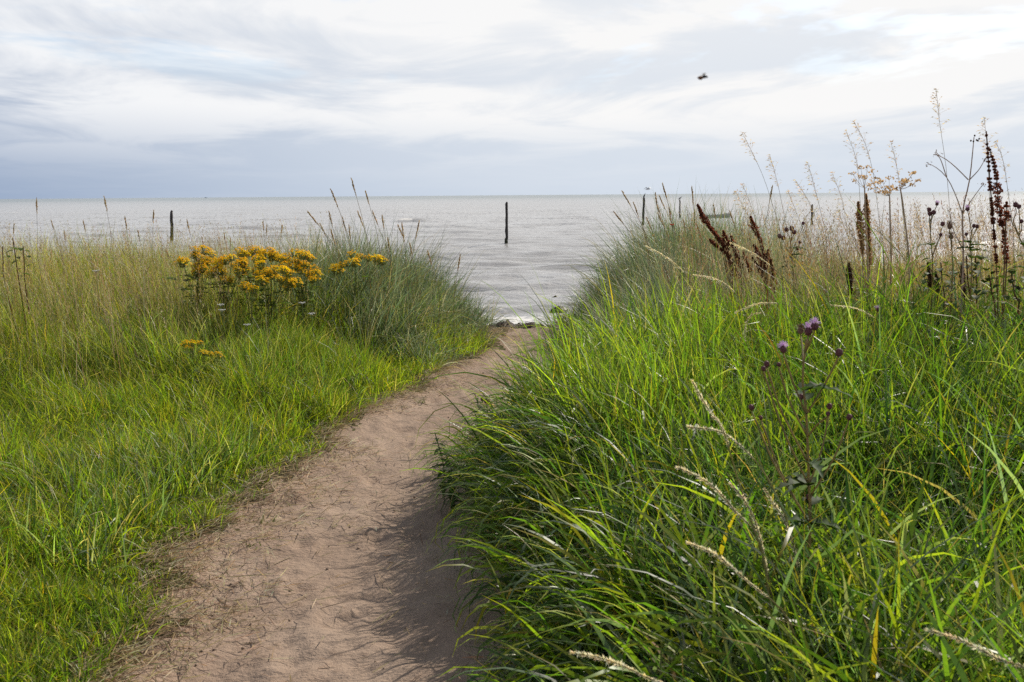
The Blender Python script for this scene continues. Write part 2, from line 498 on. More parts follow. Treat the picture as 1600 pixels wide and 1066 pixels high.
GREEN = (0.120, 0.185, 0.022); LUSH = (0.050, 0.092, 0.022); YELL = (0.235, 0.265, 0.025); GLAU = (0.165, 0.205, 0.135); MARR = (0.25, 0.29, 0.195)  # LUSH darkened to deepen the shade in the bank under-storey
OLIVE = (0.150, 0.160, 0.045); STRAW = (0.42, 0.33, 0.17); PALE = (0.52, 0.45, 0.29); RUST = (0.34, 0.17, 0.045); GOLD = (0.42, 0.29, 0.03)


def dist_w(x, y, near, p):
    d = np.sqrt(x * x + y * y)
    return np.clip(near / d, 0, 1) ** p


def in_view(x, y, pad=0.6):
    return (np.abs(x) < 0.56 * y + pad) | (y < 2.0)


def sow(gr, n, per, box, weight, keep, rad, Lf, Wf, lean, wind, curl, cols, nseg, tips=None, tipfrac=0.5):
    c, idx, p, off = tussocks(n, box, weight, per, rad)
    x, y = p[:, 0], p[:, 1]
    k = keep(x, y) & (x * x + y * y > 1.5)
    x, y, idx, off = x[k], y[k], idx[k], off[k]
    N = len(x)
    tl = 1 + 0.18 * rng.standard_normal(len(c))             # tussocks differ in height
    taz = rng.normal(0, 0.35, (len(c), 2))                   # and lean
    P = np.stack([x, y, H(x, y) - 0.01], -1)
    d = np.sqrt(x * x + y * y)
    L = Lf(x, y) * tl[idx].clip(.6, 1.4) * (0.55 + 0.6 * rng.random(N))
    W = Wf(x, y) * (0.7 + 0.6 * rng.random(N)) * np.maximum(1, d / 9)
    wx, wy = wind(x, y)
    vx = off[:, 0] / rad * 0.9 + wx + taz[idx, 0] + 0.55 * rng.standard_normal(N)
    vy = off[:, 1] / rad * 0.9 + wy + taz[idx, 1] + 0.55 * rng.standard_normal(N)
    az = np.arctan2(vy, vx)
    mag = np.sqrt(vx * vx + vy * vy)
    th0 = np.clip(lean * mag * (0.4 + 0.6 * rng.random(N)), 0, 1.2)
    cu = curl(x, y) * (0.35 + 1.1 * rng.random(N)) * np.clip(0.5 + 0.35 * mag, 0.5, 1.4)
    tw = rng.normal(0, 0.7, N)
    pal, wts = cols
    c0 = palette(N, pal, wts)
    tz = (1 + 0.16 * rng.standard_normal((len(c), 1))).clip(.6, 1.5)
    pn = fbm(x * 1.1, y * 1.1, 91, 3)[:, None]
    c0 = c0 * tz[idx] * (1 + 0.45 * pn * np.array([1.0, 0.75, 0.6]))
    c1 = c0.copy()
    if tips is not None:
        m = rng.random(N) < tips
        c1[m] = palette(m.sum(), [GOLD, STRAW, RUST, YELL], [3, 3, 1, 3])
    gr.add(*blades(P, L, W, az, th0, cu, tw, c0.clip(.005, .9), c1.clip(.005, .9), nseg, tipfrac,
                  np.where(rng.random(N) < 0.10, rng.uniform(.6, 1.7, N), 0.0), rng.uniform(.35, .75, N)))


ONE = lambda v: (lambda x, y: np.full(len(x), v))
WIND = lambda a, b_=0.0: (lambda x, y: (np.full(len(x), a), np.full(len(x), b_)))

# --- short turf beside the path (photo's lower part, towards the ragwort)
g = Grass()
edge = lambda x, y: ss(-0.02, 0.9, left_of(x, y))
hump = lambda x, y: 0.85 + 0.8 * fbm(x * 1.7, y * 1.7, 31, 3)
turfL = lambda x, y: (0.11 + 0.21 * edge(x, y) + 0.13 * ss(4.5, 8.5, y)) * hump(x, y)
sow(g, 7600, 17, (-7.5, 0.0, 1.8, 10.8), lambda x, y: in_view(x, y) * dist_w(x, y, 3.2, 1.25) * (left_of(x, y) > -0.03) * (0.45 + 0.9 * vnoise(x * 3, y * 3, 12)),
    lambda x, y: left_of(x, y) > -0.06 - 0.08 * rng.random(len(x)), 0.055, turfL, ONE(0.0054), 0.42, WIND(-0.10, -0.15),
    lambda x, y: 0.95 + 0 * x, ([GREEN, YELL, LUSH, OLIVE, GOLD, STRAW], [6, 8, 2.2, 1.5, .35, .9]), 3, 0.22)
# longer, paler blades standing among the turf
sow(g, 1500, 11, (-6.5, -0.3, 2.0, 9.5), lambda x, y: in_view(x, y) * dist_w(x, y, 3.2, 1.0) * (left_of(x, y) > 0.25) * ss(0.35, 0.6, vnoise(x * 1.1, y * 1.1, 15)),
    lambda x, y: left_of(x, y) > 0.1, 0.07, lambda x, y: 0.28 + 0.26 * ss(0.3, 2.5, left_of(x, y)), ONE(0.0072), 0.3, WIND(-0.2),
    lambda x, y: 0.95 + 0 * x, ([GREEN, GLAU, YELL, PALE, STRAW, LUSH], [4, 3, 3, .7, .8, 2]), 5, 0.25)
g.build('turf_grass', M_TURF, 'short bright green turf beside the sand path below the ragwort')

ml = lambda x, y: np.exp(-((x + 1.55 - 0.10 * (y - 10.5)) / 0.95) ** 4) * ss(8.6, 9.8, y + 0.35 * x + .3) * ss(13.6, 12.6, y)
g = Grass()
HERB = ([(0.075, 0.125, 0.03), (0.11, 0.165, 0.035), (0.15, 0.19, 0.05), (0.20, 0.12, 0.05)], [4, 4, 2, .6])
herbw = lambda x, y: in_view(x, y) * dist_w(x, y, 3.5, .8) * ss(0.55, 0.75, vnoise(x * 1.9, y * 1.9, 55))
sow(g, 420, 9, (-6.0, -0.3, 2.2, 9.0), lambda x, y: herbw(x, y) * (left_of(x, y) > .02), lambda x, y: left_of(x, y) > -.05, 0.05, lambda x, y: 0.07 + .10 * edge(x, y), ONE(0.019), 0.75, WIND(0, -.1), lambda x, y: 0.9 + 0 * x, HERB, 4)
sow(g, 520, 10, (1.0, 4.6, 4.8, 7.6), lambda x, y: in_view(x, y) * ss(4.8, 5.8, y) * ss(1.0, 2.2, x) * ss(0.35, 0.6, vnoise(x * 2.1, y * 2.1, 56)), lambda x, y: x > .8, 0.07, lambda x, y: 0.26 + .2 * ss(1.5, 3, x), ONE(0.020), 0.5, WIND(-.2), lambda x, y: 0.9 + 0 * x,
    ([(0.10, 0.15, 0.035), (0.17, 0.20, 0.05), (0.20, 0.11, 0.05), (0.30, 0.19, 0.09)], [4, 3, 2, 1.5]), 4)
sow(g, 300, 10, (-0.3, 4.2, 2.2, 5.6), lambda x, y: in_view(x, y) * (right_of(x, y) > .05) * ss(0.5, 0.7, vnoise(x * 2.3, y * 2.3, 57)), lambda x, y: right_of(x, y) > 0, 0.06, lambda x, y: 0.24 + 0 * x, ONE(0.020), 0.6, WIND(-.3), lambda x, y: 1.0 + 0 * x, HERB, 4)
g.build('broad_leaved_herbs', M_LEAF, 'low broad-leaved herbs mixed into the grass on both sides of the path')

# --- tall meadow grass behind the turf, drying to straw
g = Grass()
tall = lambda x, y: ss(0.7, 2.2, left_of(x, y)) * ss(6.4, 8.6, y + 0.5 * fbm(x, y, 33, 2))
sow(g, 3000, 14, (-9.5, -0.6, 5.8, 12.6), lambda x, y: in_view(x, y) * tall(x, y) * (1 - .85 * ml(x, y)) * (0.4 + vnoise(x * 2, y * 2, 14)),
    lambda x, y: left_of(x, y) > 0.3, 0.085, lambda x, y: (0.34 + 0.36 * ss(6.5, 9.5, y)) * (1 + .2 * fbm(x * .9, y * .9, 35, 2)), ONE(0.0038), 0.20, WIND(-0.3),
    lambda x, y: 0.6 + 0 * x, ([GREEN, YELL, OLIVE, STRAW, RUST, PALE], [3, 1.6, 5, 4.0, .8, 1.4]), 4, 0.5)
sow(g, 330, 14, (-3.4, -1.2, 7.5, 8.7), lambda x, y: 1.0 + 0 * x, lambda x, y: left_of(x, y) > 0.3, 0.08, lambda x, y: 0.44 + .10 * fbm(x * 1.5, y * 1.5, 73, 2), ONE(0.0055), 0.26, WIND(-0.2),
    lambda x, y: 0.6 + 0 * x, ([GREEN, YELL, OLIVE, STRAW, MARR], [5, 4, 2, 1.2, 1]), 4, 0.2)
g.build('meadow_grass', M_BLADE, 'tall olive and straw meadow grass around the ragwort')

# --- marram on the two dune shoulders where the path meets the beach
g = Grass()
sow(g, 330, 36, (-3.0, 0.0, 8.4, 13.6), lambda x, y: ml(x, y) * (left_of(x, y) > 0.02), lambda x, y: left_of(x, y) > -0.12, 0.07,
    lambda x, y: 0.38 + 0.46 * ss(0.1, 1.1, left_of(x, y)), ONE(0.0058), 0.44, WIND(0.35, -0.2), lambda x, y: 0.55 + .5 * ss(.8, 0, left_of(x, y)),
    ([MARR, GLAU, (0.10, 0.145, 0.08), GREEN, STRAW, PALE], [5, 4, 3, 1.6, 1.4, .9]), 5, 0.2)
g.build('marram_grass', M_MARRAM, 'blue-green marram grass on the dune shoulder next to the ragwort')
g = Grass()
mr = lambda x, y: np.exp(-((x - 1.75 - 0.05 * (y - 10.5)) / 1.25) ** 4) * ss(6.1, 7.0, y - 0.2 * x) * ss(13.8, 12.8, y)
sow(g, 560, 36, (0.0, 3.6, 6.0, 13.8), lambda x, y: mr(x, y) * (right_of(x, y) > 0.05), lambda x, y: right_of(x, y) > -0.12 + .42 * ss(10.6, 9.6, y), 0.07,
    lambda x, y: 0.24 + (0.36 + .24 * ss(7.5, 10, y)) * ss(0.1, 1.2, right_of(x, y)), ONE(0.0058), 0.42, WIND(-0.6, -0.2), lambda x, y: 0.42 + .45 * ss(.8, 0, right_of(x, y)),
    ([MARR, GLAU, (0.10, 0.145, 0.075), GREEN, STRAW, PALE], [5, 4, 3, 2, 1.6, .9]), 5, 0.2)
g.build('marram_grass', M_MARRAM, 'blue-green marram grass on the dune shoulder below the two bird posts')

# --- lush tall grass of the bank by the path
g = Grass()
rl = lambda x, y: right_of(x, y)
lush_keep = lambda x, y: rl(x, y) > -0.02 + .30 * ss(6.2, 7.2, y)
bzone = lambda x, y: ss(1.1, -0.6, y - np.interp(x, [0, .5, 1.2, 2.6], [5.5, 5.8, 6.4, 6.3]) + .5 * fbm(x * 2, y * 2, 71, 2))
bankL = lambda x, y: (0.34 + 0.13 * ss(0.0, 0.8, rl(x, y)) + .10 * ss(4, 6.5, y) - .24 * ss(5.8, 7.4, y) * ss(0.9, 0.2, rl(x, y))) * (1 + .3 * fbm(x * 1.2, y * 1.2, 36, 2))
# dense under-storey; shade of the gaps put into its mostly dark greens
sow(g, 3300, 13, (-0.3, 6.2, 1.2, 9.2), lambda x, y: in_view(x, y, .8) * dist_w(x, y, 2.8, 1.1) * (rl(x, y) > 0.0) * bzone(x, y) * ss(0.18, 0.75, vnoise(x * 2.6, y * 2.6, 16) * .7 + .3 * vnoise(x * 6, y * 6, 17)),
    lush_keep, 0.06, bankL, ONE(0.0072), 0.34, lambda x, y: (-0.30 - 0.9 * ss(0.7, 0.0, rl(x, y)), -0.15 + 0 * x), lambda x, y: 1.0 + 0.9 * ss(0.8, 0.0, rl(x, y)),
    ([GREEN, LUSH, YELL, GLAU, GOLD, STRAW], [2.5, 10, 1, 3.5, .2, .8]), 4, 0.14, 0.5)
# broad blades, arching every way; extra yellow-green imitates backlit highlights
sow(g, 2300, 8, (-0.3, 6.2, 1.2, 9.2), lambda x, y: in_view(x, y, .8) * dist_w(x, y, 3.0, 1.0) * (rl(x, y) > 0.0) * bzone(x, y) * (0.3 + 1.0 * vnoise(x * 1.7, y * 1.7, 46)),
    lush_keep, 0.07, lambda x, y: bankL(x, y) * 1.22, lambda x, y: 0.0122 + .0045 * ss(5.0, 3.0, y), 0.40, lambda x, y: (-0.30 - 1.0 * ss(0.7, 0.0, rl(x, y)), -0.10 + 0 * x), lambda x, y: 1.35 + 0.7 * ss(0.8, 0.0, rl(x, y)),
    ([GREEN, LUSH, YELL, GLAU, GOLD, STRAW], [6, 4, 4.5, 4, .25, .35]), 6, 0.14, 0.55)
# tall upright backlit blades
sow(g, 1000, 9, (0.0, 6.0, 2.6, 9.4), lambda x, y: in_view(x, y, .8) * dist_w(x, y, 4.0, 0.7) * (rl(x, y) > 0.35) * bzone(x, y) * ss(0.3, 0.6, vnoise(x * 1.2, y * 1.2, 18)),
    lush_keep, 0.08, lambda x, y: 0.44 + .14 * ss(4, 6.5, y) + .16 * fbm(x, y, 38, 2), ONE(0.0095), 0.17, WIND(-0.4, 0.0), lambda x, y: 0.55 + 0 * x,
    ([YELL, GREEN, (0.19, 0.26, 0.03)], [4, 4, 3]), 5, 0.1)
g.build('bank_grass', M_BLADE, 'lush tall green grass on the bank around the purple thistle')

# --- mixed drying grass at the back of the bank, below dock and hogweed
g = Grass()
sow(g, 2100, 14, (1.2, 7.5, 6.0, 11.2), lambda x, y: in_view(x, y) * ss(5.8, 7.4, y) * ss(1.5, 2.4, x + .25 * (y - 8)), lambda x, y: x > 0.9, 0.085,
    lambda x, y: 0.42 + 0.14 * fbm(x, y, 39, 2), ONE(0.0046), 0.22, WIND(-0.5), lambda x, y: 0.7 + 0 * x,
    ([GREEN, YELL, OLIVE, STRAW, RUST, (0.13, 0.075, 0.04), PALE], [2.2, 1.6, 3.5, 6, 2.4, 1.8, 1.5]), 4, 0.4)
g.build('meadow_grass', M_BLADE, 'drying mixed grass at the foot of the brown docks and hogweed')

# --- fine straw seed stalks standing through the meadow grass (too many to count)
g = Grass()


def fuzz(gr, n, box, weight, hmin, hmax, cols, wind=-0.25, head=0.3):
    c, idx, p, off = tussocks(n, box, weight, 1, 0.05)
    x, y = p[:, 0], p[:, 1]
    N = len(x)
    L = rng.uniform(hmin, hmax, N)
    az = np.where(rng.random(N) < .75, math.pi, 0) + rng.normal(0, .8, N)
    th0 = np.abs(rng.normal(0.05, 0.09, N)); cu = np.abs(rng.normal(0.25, 0.2, N))
    c0 = palette(N, *cols)
    P = np.stack([x, y, H(x, y)], -1)
    gr.add(*blades(P, L, np.full(N, 0.0042) * np.maximum(1, y / 9), az, th0, cu, rng.normal(0, .6, N), c0, c0, 4))
    # spikelets along the top of each stalk
    nsp = 10
    for k in range(nsp):
        tt = 1 - head * (k + rng.random(N)) / nsp
        th = th0 + cu * tt ** 1.5 * 0.55
        q = P + np.stack([np.sin(th) * np.cos(az), np.sin(th) * np.sin(az), np.cos(th)], -1) * (L * tt)[:, None]
        gr.add(*blades(q, rng.uniform(.012, .035, N), np.full(N, 0.0058), rng.uniform(0, 6.28, N), rng.uniform(.2, .9, N), np.full(N, .4), rng.normal(0, 1, N), c0 * 1.1, c0 * 1.1, 2))


sp = ([STRAW, PALE, (0.36, 0.25, 0.15), RUST], [4, 3, 3, .5])
fuzz(g, 1900, (-9, -1.2, 6.6, 12.4), lambda x, y: in_view(x, y) * tall(x, y) * (0.25 + vnoise(x * 1.5, y * 1.5, 19)) * ss(-1.0, -3.0, x), 0.6, 1.05, sp)
g.build('seeding_grass', M_DRY, 'fine straw coloured seeding grass standing above the meadow by the ragwort')
g = Grass()
fuzz(g, 2600, (0.8, 7.2, 5.2, 9.0), lambda x, y: in_view(x, y) * ss(5.4, 6.4, y) * ss(0.9, 2.0, x), 0.40, 1.08, ([STRAW, PALE, (0.36, 0.25, 0.15), RUST, (0.20, 0.10, 0.06)], [4, 3, 3, 1.2, 1.2]))
g.build('seeding_grass', M_DRY, 'fine straw coloured seeding grass among the docks and hogweed')

# --- straw litter lying along the path edge
g = Grass()
N = 15000
y = 2.4 + 9.5 * rng.random(N) ** 1.5
xl = np.interp(y, PY, PL); xr = np.interp(y, PY, PR)
x = np.where(rng.random(N) < 0.94, np.interp(y, PY, PL) + 0.17 * fbm(y * 2.1, y * 0 + 3, 5) + np.abs(rng.normal(0, .17, N)) * (.45 + 1.5 * vnoise(y * 2.3, y * 0, 66)) - 0.06, np.where(rng.random(N) < .3, xr - np.abs(rng.normal(0, .2, N)), xl + (xr - xl) * rng.random(N)))
P = np.stack([x, y, H(x, y) + 0.012 + 0.03 * rng.random(N) ** 2], -1)
c0 = palette(N, [STRAW, (0.33, 0.23, 0.14), (0.20, 0.13, 0.08), PALE, (0.08, 0.05, 0.03)], [6, 4, 2, 4, .6])
g.add(*blades(P, rng.uniform(.03, .19, N) * rng.uniform(.4, 1, N), rng.uniform(.0025, .006, N), rng.normal(0.3, 1.3, N), np.full(N, 1.45) + rng.normal(0, .07, N), rng.normal(0, .12, N), rng.normal(0, .5, N), c0, c0, 3))
g.build('straw_litter', M_DRY, 'loose dry straw and crumbs lying along the sand path edge')


# ------------------------------------------------------------------ mesh builder for plants and other things
class MB:
    def __init__(s, org=(0, 0, 0), col=(.3, .3, .3)):
        s.v, s.f, s.c = [], [], []
        s.o = Vector(org); s.col = col

    def add(s, vs, fs, col=None):
        n = len(s.v)
        s.v += [Vector(p) - s.o for p in vs]
        s.c += [col or s.col] * len(vs)
        s.f += [[i + n for i in f] for f in fs]

    def tube(s, pts, rad, n=5, col=None, cap=True):
        pts = [Vector(p) for p in pts]
        if not hasattr(rad, '__len__'):
            rad = [rad] * len(pts)
        vs, fs = [], []
        for i, p in enumerate(pts):
            d = (pts[min(i + 1, len(pts) - 1)] - pts[max(i - 1, 0)]).normalized()
            a = d.cross(Vector((0.31, 0.92, 0.23))).normalized(); b_ = d.cross(a)
            for k in range(n):
                an = 2 * math.pi * k / n
                vs.append(p + (a * math.cos(an) + b_ * math.sin(an)) * rad[i])
        for i in range(len(pts) - 1):
            for k in range(n):
                fs.append([i * n + k, i * n + (k + 1) % n, (i + 1) * n + (k + 1) % n, (i + 1) * n + k])
        if cap:
            fs.append(list(range(n))[::-1]); fs.append([(len(pts) - 1) * n + k for k in range(n)])
        s.add(vs, fs, col)

    def lump(s, c, r, n=6, m=4, d=(0, 0, 1), col=None, jit=0.0):
        """closed ovoid along d, r = (across, along)"""
        d = Vector(d).normalized()
        a = d.orthogonal().normalized(); b_ = d.cross(a)
        c = Vector(c)
        vs = [c - d * r[1]]
        for i in range(1, m):
            ph = math.pi * i / m
            for k in range(n):
                an = 2 * math.pi * k / n
                q = 1 + jit * (rng.random() - .5)
                vs.append(c - d * r[1] * math.cos(ph) + (a * math.cos(an) + b_ * math.sin(an)) * r[0] * math.sin(ph) * q)
        vs.append(c + d * r[1])
        fs = [[0, 1 + (k + 1) % n, 1 + k] for k in range(n)]
        for i in range(m - 2):
            for k in range(n):
                fs.append([1 + i * n + k, 1 + i * n + (k + 1) % n, 1 + (i + 1) * n + (k + 1) % n, 1 + (i + 1) * n + k])
        l = len(vs) - 1
        fs += [[l, 1 + (m - 2) * n + k, 1 + (m - 2) * n + (k + 1) % n] for k in range(n)]
        s.add(vs, fs, col)

    def flake(s, c, d, r, col=None):
        """thin folded papery scale along d, r = (half width, half length)"""
        d = Vector(d).normalized(); c = Vector(c)
        a = d.orthogonal().normalized(); b_ = d.cross(a)
        an = rng.uniform(0, 6.28)
        a, b_ = a * math.cos(an) + b_ * math.sin(an), b_ * math.cos(an) - a * math.sin(an)
        s.add([c - d * r[1], c + a * r[0] + b_ * r[0] * .4, c + d * r[1], c - a * r[0] + b_ * r[0] * .4], [[0, 1, 2], [0, 2, 3]], col)

    def leaf(s, p, d, length, width, droop=0.4, fold=0.25, nseg=5, tooth=0.0, col=None, shape='oval'):
        """two-sided leaf with a raised fold along the midrib"""
        p = Vector(p); d = Vector(d).normalized()
        side = d.cross(Vector((0, 0, 1)))
        side = side.normalized() if side.length > 1e-4 else Vector((1, 0, 0))
        vs, fs = [], []
        cur = p.copy()
        for i in range(nseg + 1):
            tt = i / nseg
            if shape == 'oval':
                wd = width * math.sin(math.pi * min(1, tt * 0.92 + 0.08)) ** 0.8 * 0.5
            elif shape == 'heart':
                wd = width * 0.5 * (1 - tt) ** 0.7 * (1.0 if tt > 0 else 0.45)
            else:
                wd = width * 0.5 * (1 - tt ** 1.6)
            if tooth and 0 < i < nseg:
                wd *= 1 + tooth * (1 if i % 2 else -1)
            upv = side.cross(d)
            vs += [cur - side * wd + upv * wd * fold, cur, cur + side * wd + upv * wd * fold]
            d = (d + Vector((0, 0, -droop / nseg))).normalized()
            cur = cur + d * (length / nseg)
        for i in range(nseg):
            a = i * 3
            fs += [[a, a + 1, a + 4, a + 3], [a + 1, a + 2, a + 5, a + 4]]
        s.add(vs, fs, col)

    def box(s, c, sx, sy, sz, rz=0.0, col=None):
        m = Matrix.Rotation(rz, 3, 'Z'); c = Vector(c)
        vs = [c + m @ Vector((x * sx / 2, y * sy / 2, z * sz / 2)) for x in (-1, 1) for y in (-1, 1) for z in (-1, 1)]
        s.add(vs, [[0, 1, 3, 2], [4, 6, 7, 5], [0, 4, 5, 1], [2, 3, 7, 6], [0, 2, 6, 4], [1, 5, 7, 3]], col)

    def mesh(s, name, smooth=True):
        loops = np.array([i for f in s.f for i in f]); sizes = np.array([len(f) for f in s.f])
        return mesh_np(name, np.array([tuple(p) for p in s.v]), loops, sizes, np.array(s.c, float), smooth)

    def part(s, name, mat, parent, label=None, smooth=True):
        o = link(name, s.mesh(name, smooth), mat, parent)
        if label:
            o['label'] = label
        return o


def thing(name, label, cat, loc, group=None):
    o = bpy.data.objects.new(name, None)
    COL.objects.link(o)
    o.empty_display_size = 0.1
    o.location = loc
    o['label'] = label; o['category'] = cat
    if group:
        o['group'] = group
    return o


def spline(pts, n=14):
    """smooth curve through points (Catmull-Rom)"""
    P = [Vector(p) for p in pts]
    P = [P[0] * 2 - P[1]] + P + [P[-1] * 2 - P[-2]]
    out = []
    for i in range(1, len(P) - 2):
        m = max(2, n // (len(P) - 3))
        for k in range(m):
            t_ = k / m
            a, b_, c_, d_ = P[i - 1], P[i], P[i + 1], P[i + 2]
            out.append(0.5 * ((2 * b_) + (c_ - a) * t_ + (2 * a - 5 * b_ + 4 * c_ - d_) * t_ * t_ + (3 * b_ - a - 3 * c_ + d_) * t_ ** 3))
    out.append(P[-2])
    return out


def ground_under(u, v, y):
    p = at(u, v, y)
    return Vector((p.x, y, Hs(p.x, y) - 0.01))


def rv(s=1.0):
    return Vector(rng.standard_normal(3)) * s


def vary(c, a=0.15):
    k = 1 + a * rng.standard_normal()
    return tuple(float(min(.95, max(.004, x * k * (1 + .05 * rng.standard_normal())))) for x in c)


# ------------------------------------------------------------------ posts, birds, boat, ships
M_WOOD = plain_mat('wet_dark_timber', (0.035, 0.030, 0.028), 0.65, 0.45, 6.0, bump=0.6)
M_BIRD = plain_mat('dark_plumage', (0.045, 0.042, 0.042), 0.7, 0.3, 20)
M_GULL = plain_mat('grey_white_plumage', (0.55, 0.56, 0.58), 0.7, 0.2, 20)
M_HULL = plain_mat('grey_boat_paint', (0.36, 0.36, 0.37), 0.5, 0.12, 3.0)
M_HULLIN = plain_mat('boat_inside', (0.26, 0.25, 0.24), 0.7, 0.2, 5.0)
M_SHIP = plain_mat('ship_paint', (0.16, 0.19, 0.22), 0.6, 0.2, 1.0)


def post(u, vt, vb, label, width, tilt=0.0, cap=0):
    b_ = at(u, vb, z=SEA_Z)
    top = at(u + tilt, vt, b_.y)
    b0 = b_ - Vector((0, 0, 0.9)) - (top - b_) * 0.0
    o = thing('sea_post', label, 'post', b_, 'timber posts standing in the sea')
    m = MB(b_)
    pts, rad = [], []
    for k in range(11):
        f = k / 10
        q = b0.lerp(top, f) + Vector((rng.normal(0, .012), rng.normal(0, .012), 0))
        pts.append(q); rad.append(width / 2 * (1.08 - 0.12 * f) * (1 + .06 * rng.standard_normal()))
    m.tube(pts, rad, 9)
    m.part('pole', M_WOOD, o)
    m2 = MB(b_)
    m2.tube([top - Vector((0, 0, .02)), top + Vector((.02, 0, .06)), top + Vector((.035, 0, .10))], [width * .42, width * .36, width * .12], 7)
    m2.part('worn_top', M_WOOD, o)
    m3 = MB(b_)
    m3.tube([b_ - Vector((0, 0, .25)), b_ + Vector((0, 0, .12)), b_ + Vector((0, 0, .38))], [width * .60, width * .62, width * .53], 9)
    m3.part('weed_collar', plain_mat('weed_on_post', (0.03, 0.032, 0.016), .8, .4, 12, bump=.8), o)
    return top


def perched_bird(top, label, s=1.0, face=1, upright=0.5):
    o = thing('perched_bird', label, 'bird', top)
    d = Vector((face * math.cos(upright), 0, math.sin(upright)))
    c = top + Vector((0, 0, .30 * s))
    m = MB(top)
    pts = [c - d * .30 * s, c - d * .2 * s, c - d * .05 * s, c + d * .09 * s, c + d * .17 * s + Vector((0, 0, .03 * s)), c + d * .20 * s + Vector((face * .01 * s, 0, .09 * s)), c + d * .22 * s + Vector((face * .05 * s, 0, .105 * s)), c + d * .22 * s + Vector((face * .09 * s, 0, .10 * s))]
    m.tube(pts, [.012 * s, .05 * s, .095 * s, .085 * s, .05 * s, .048 * s, .04 * s, .02 * s], 8)
    m.part('body', M_BIRD, o)
    m = MB(top)
    e = c + d * .22 * s + Vector((face * .08 * s, 0, .10 * s))
    m.tube([e, e + Vector((face * .07 * s, 0, -.01 * s))], [.014 * s, .003 * s], 5)
    m.part('beak', M_WOOD, o)
    for q in (-1, 1):
        m = MB(top)
        m.tube([top, top + Vector((0, q * .03 * s, .13 * s)), c - Vector((0, -q * .03 * s, .05 * s))], [.012 * s, .012 * s, .02 * s], 5)
        m.part('leg', M_WOOD, o)
        m = MB(top)
        w0 = c + Vector((0, q * .075 * s, 0)) + d * .07 * s
        m.tube([w0, w0 - d * .14 * s, w0 - d * .34 * s], [.03 * s, .04 * s, .008 * s], 6)
        m.part('wing', M_BIRD, o)


post(791, 318, 382, 'tall dark timber post standing alone in the sea at the path gap', .175, 0.5)
post(268.5, 331, 377, 'dark timber post in the sea beyond the ragwort', .20, -.5)
t1 = post(1004.5, 310, 352, 'leaning timber post in the sea beyond the marram dune, large bird on top', .22, 1.8)
t2 = post(1062.5, 313, 341, 'thin timber post in the sea with a small bird on top', .17, -.3)
post(1268.5, 321, 352, 'timber post in the sea half hidden behind straw stalks', .20, .5)
perched_bird(t1 + Vector((0, 0, -.02)), 'dark upright bird on the leaning post beyond the marram dune', 0.75, 1, 1.15)
perched_bird(t2 + Vector((0, 0, -.02)), 'small dark bird perched on the thin sea post', 0.85, 1, 0.55)

# open rowing boat
bp = at(1122, 341, z=SEA_Z)
o = thing('rowing_boat', 'small grey open boat floating beyond the red-brown dock', 'boat', bp)
o.rotation_euler = (0, 0, R(8))
prof = []                                     # stations along the hull: x, half beam, keel z, sheer z
for x_, hb, kz, sz in ((-1.55, .50, .02, .40), (-1.0, .60, -.10, .38), (-.2, .66, -.12, .38), (.6, .58, -.10, .44), (1.2, .34, -.02, .54), (1.62, .04, .16, .66)):
    prof.append([(x_, -hb, sz), (x_, -hb * .9, (kz + sz) * .5), (x_, -hb * .45, kz + .04), (x_, 0, kz), (x_, hb * .45, kz + .04), (x_, hb * .9, (kz + sz) * .5), (x_, hb, sz)])


def shell(prof, inset=0.0, up=0.0):
    m = MB()
    vs = [(x_ * (1 - inset * .3), y_ * (1 - inset), z_ + up) for st in prof for (x_, y_, z_) in st]
    n = 7
    fs = [[i * n + k, i * n + k + 1, (i + 1) * n + k + 1, (i + 1) * n + k] for i in range(len(prof) - 1) for k in range(n - 1)]
    fs.append(list(range(n)))
    m.add(vs, fs)
    return m


shell(prof).part('hull', M_HULL, o)
shell(prof, .08, .03).part('inner_hull', M_HULLIN, o)
for sgn in (0, 6):
    m = MB(); m.tube([Vector(st[sgn]) + Vector((0, 0, .01)) for st in prof], .035, 6); m.part('gunwale', M_HULL, o)
for x_ in (-.8, .35):
    m = MB(); m.box((x_, 0, .27), .22, 1.08, .04); m.part('thwart', M_HULLIN, o, smooth=False)


def ship(u, label, y, L, rz):
    b_ = at(u, 312, y); b_.z = SEA_Z
    o = thing('distant_ship', label, 'ship', b_)
    o.rotation_euler = (0, 0, rz)
    m = MB()
    vs = [(-L / 2, -L * .09, L * .10), (-L / 2, L * .09, L * .10), (L * .38, -L * .09, L * .12), (L * .38, L * .09, L * .12), (L / 2, 0, L * .15),
          (-L * .46, -L * .07, -.5), (-L * .46, L * .07, -.5), (L * .36, -L * .06, -.5), (L * .36, L * .06, -.5), (L * .44, 0, -.5)]
    m.add(vs, [[0, 2, 4, 3, 1], [0, 5, 7, 2], [2, 7, 9, 4], [4, 9, 8, 3], [3, 8, 6, 1], [1, 6, 5, 0]])
    m.part('hull', M_SHIP, o, smooth=False)
    m = MB(); m.box((-L * .22, 0, L * .19), L * .2, L * .13, L * .16); m.part('wheelhouse', M_SHIP, o, smooth=False)
    m = MB(); m.tube([(-L * .05, 0, L * .1), (-L * .05, 0, L * .38)], L * .012, 5); m.part('mast', M_SHIP, o)


ship(322, 'tiny grey ship on the horizon above the ragwort', 5200, 15, R(4))
ship(1147, 'tiny grey ship on the horizon above the small boat', 5600, 15, R(-6))

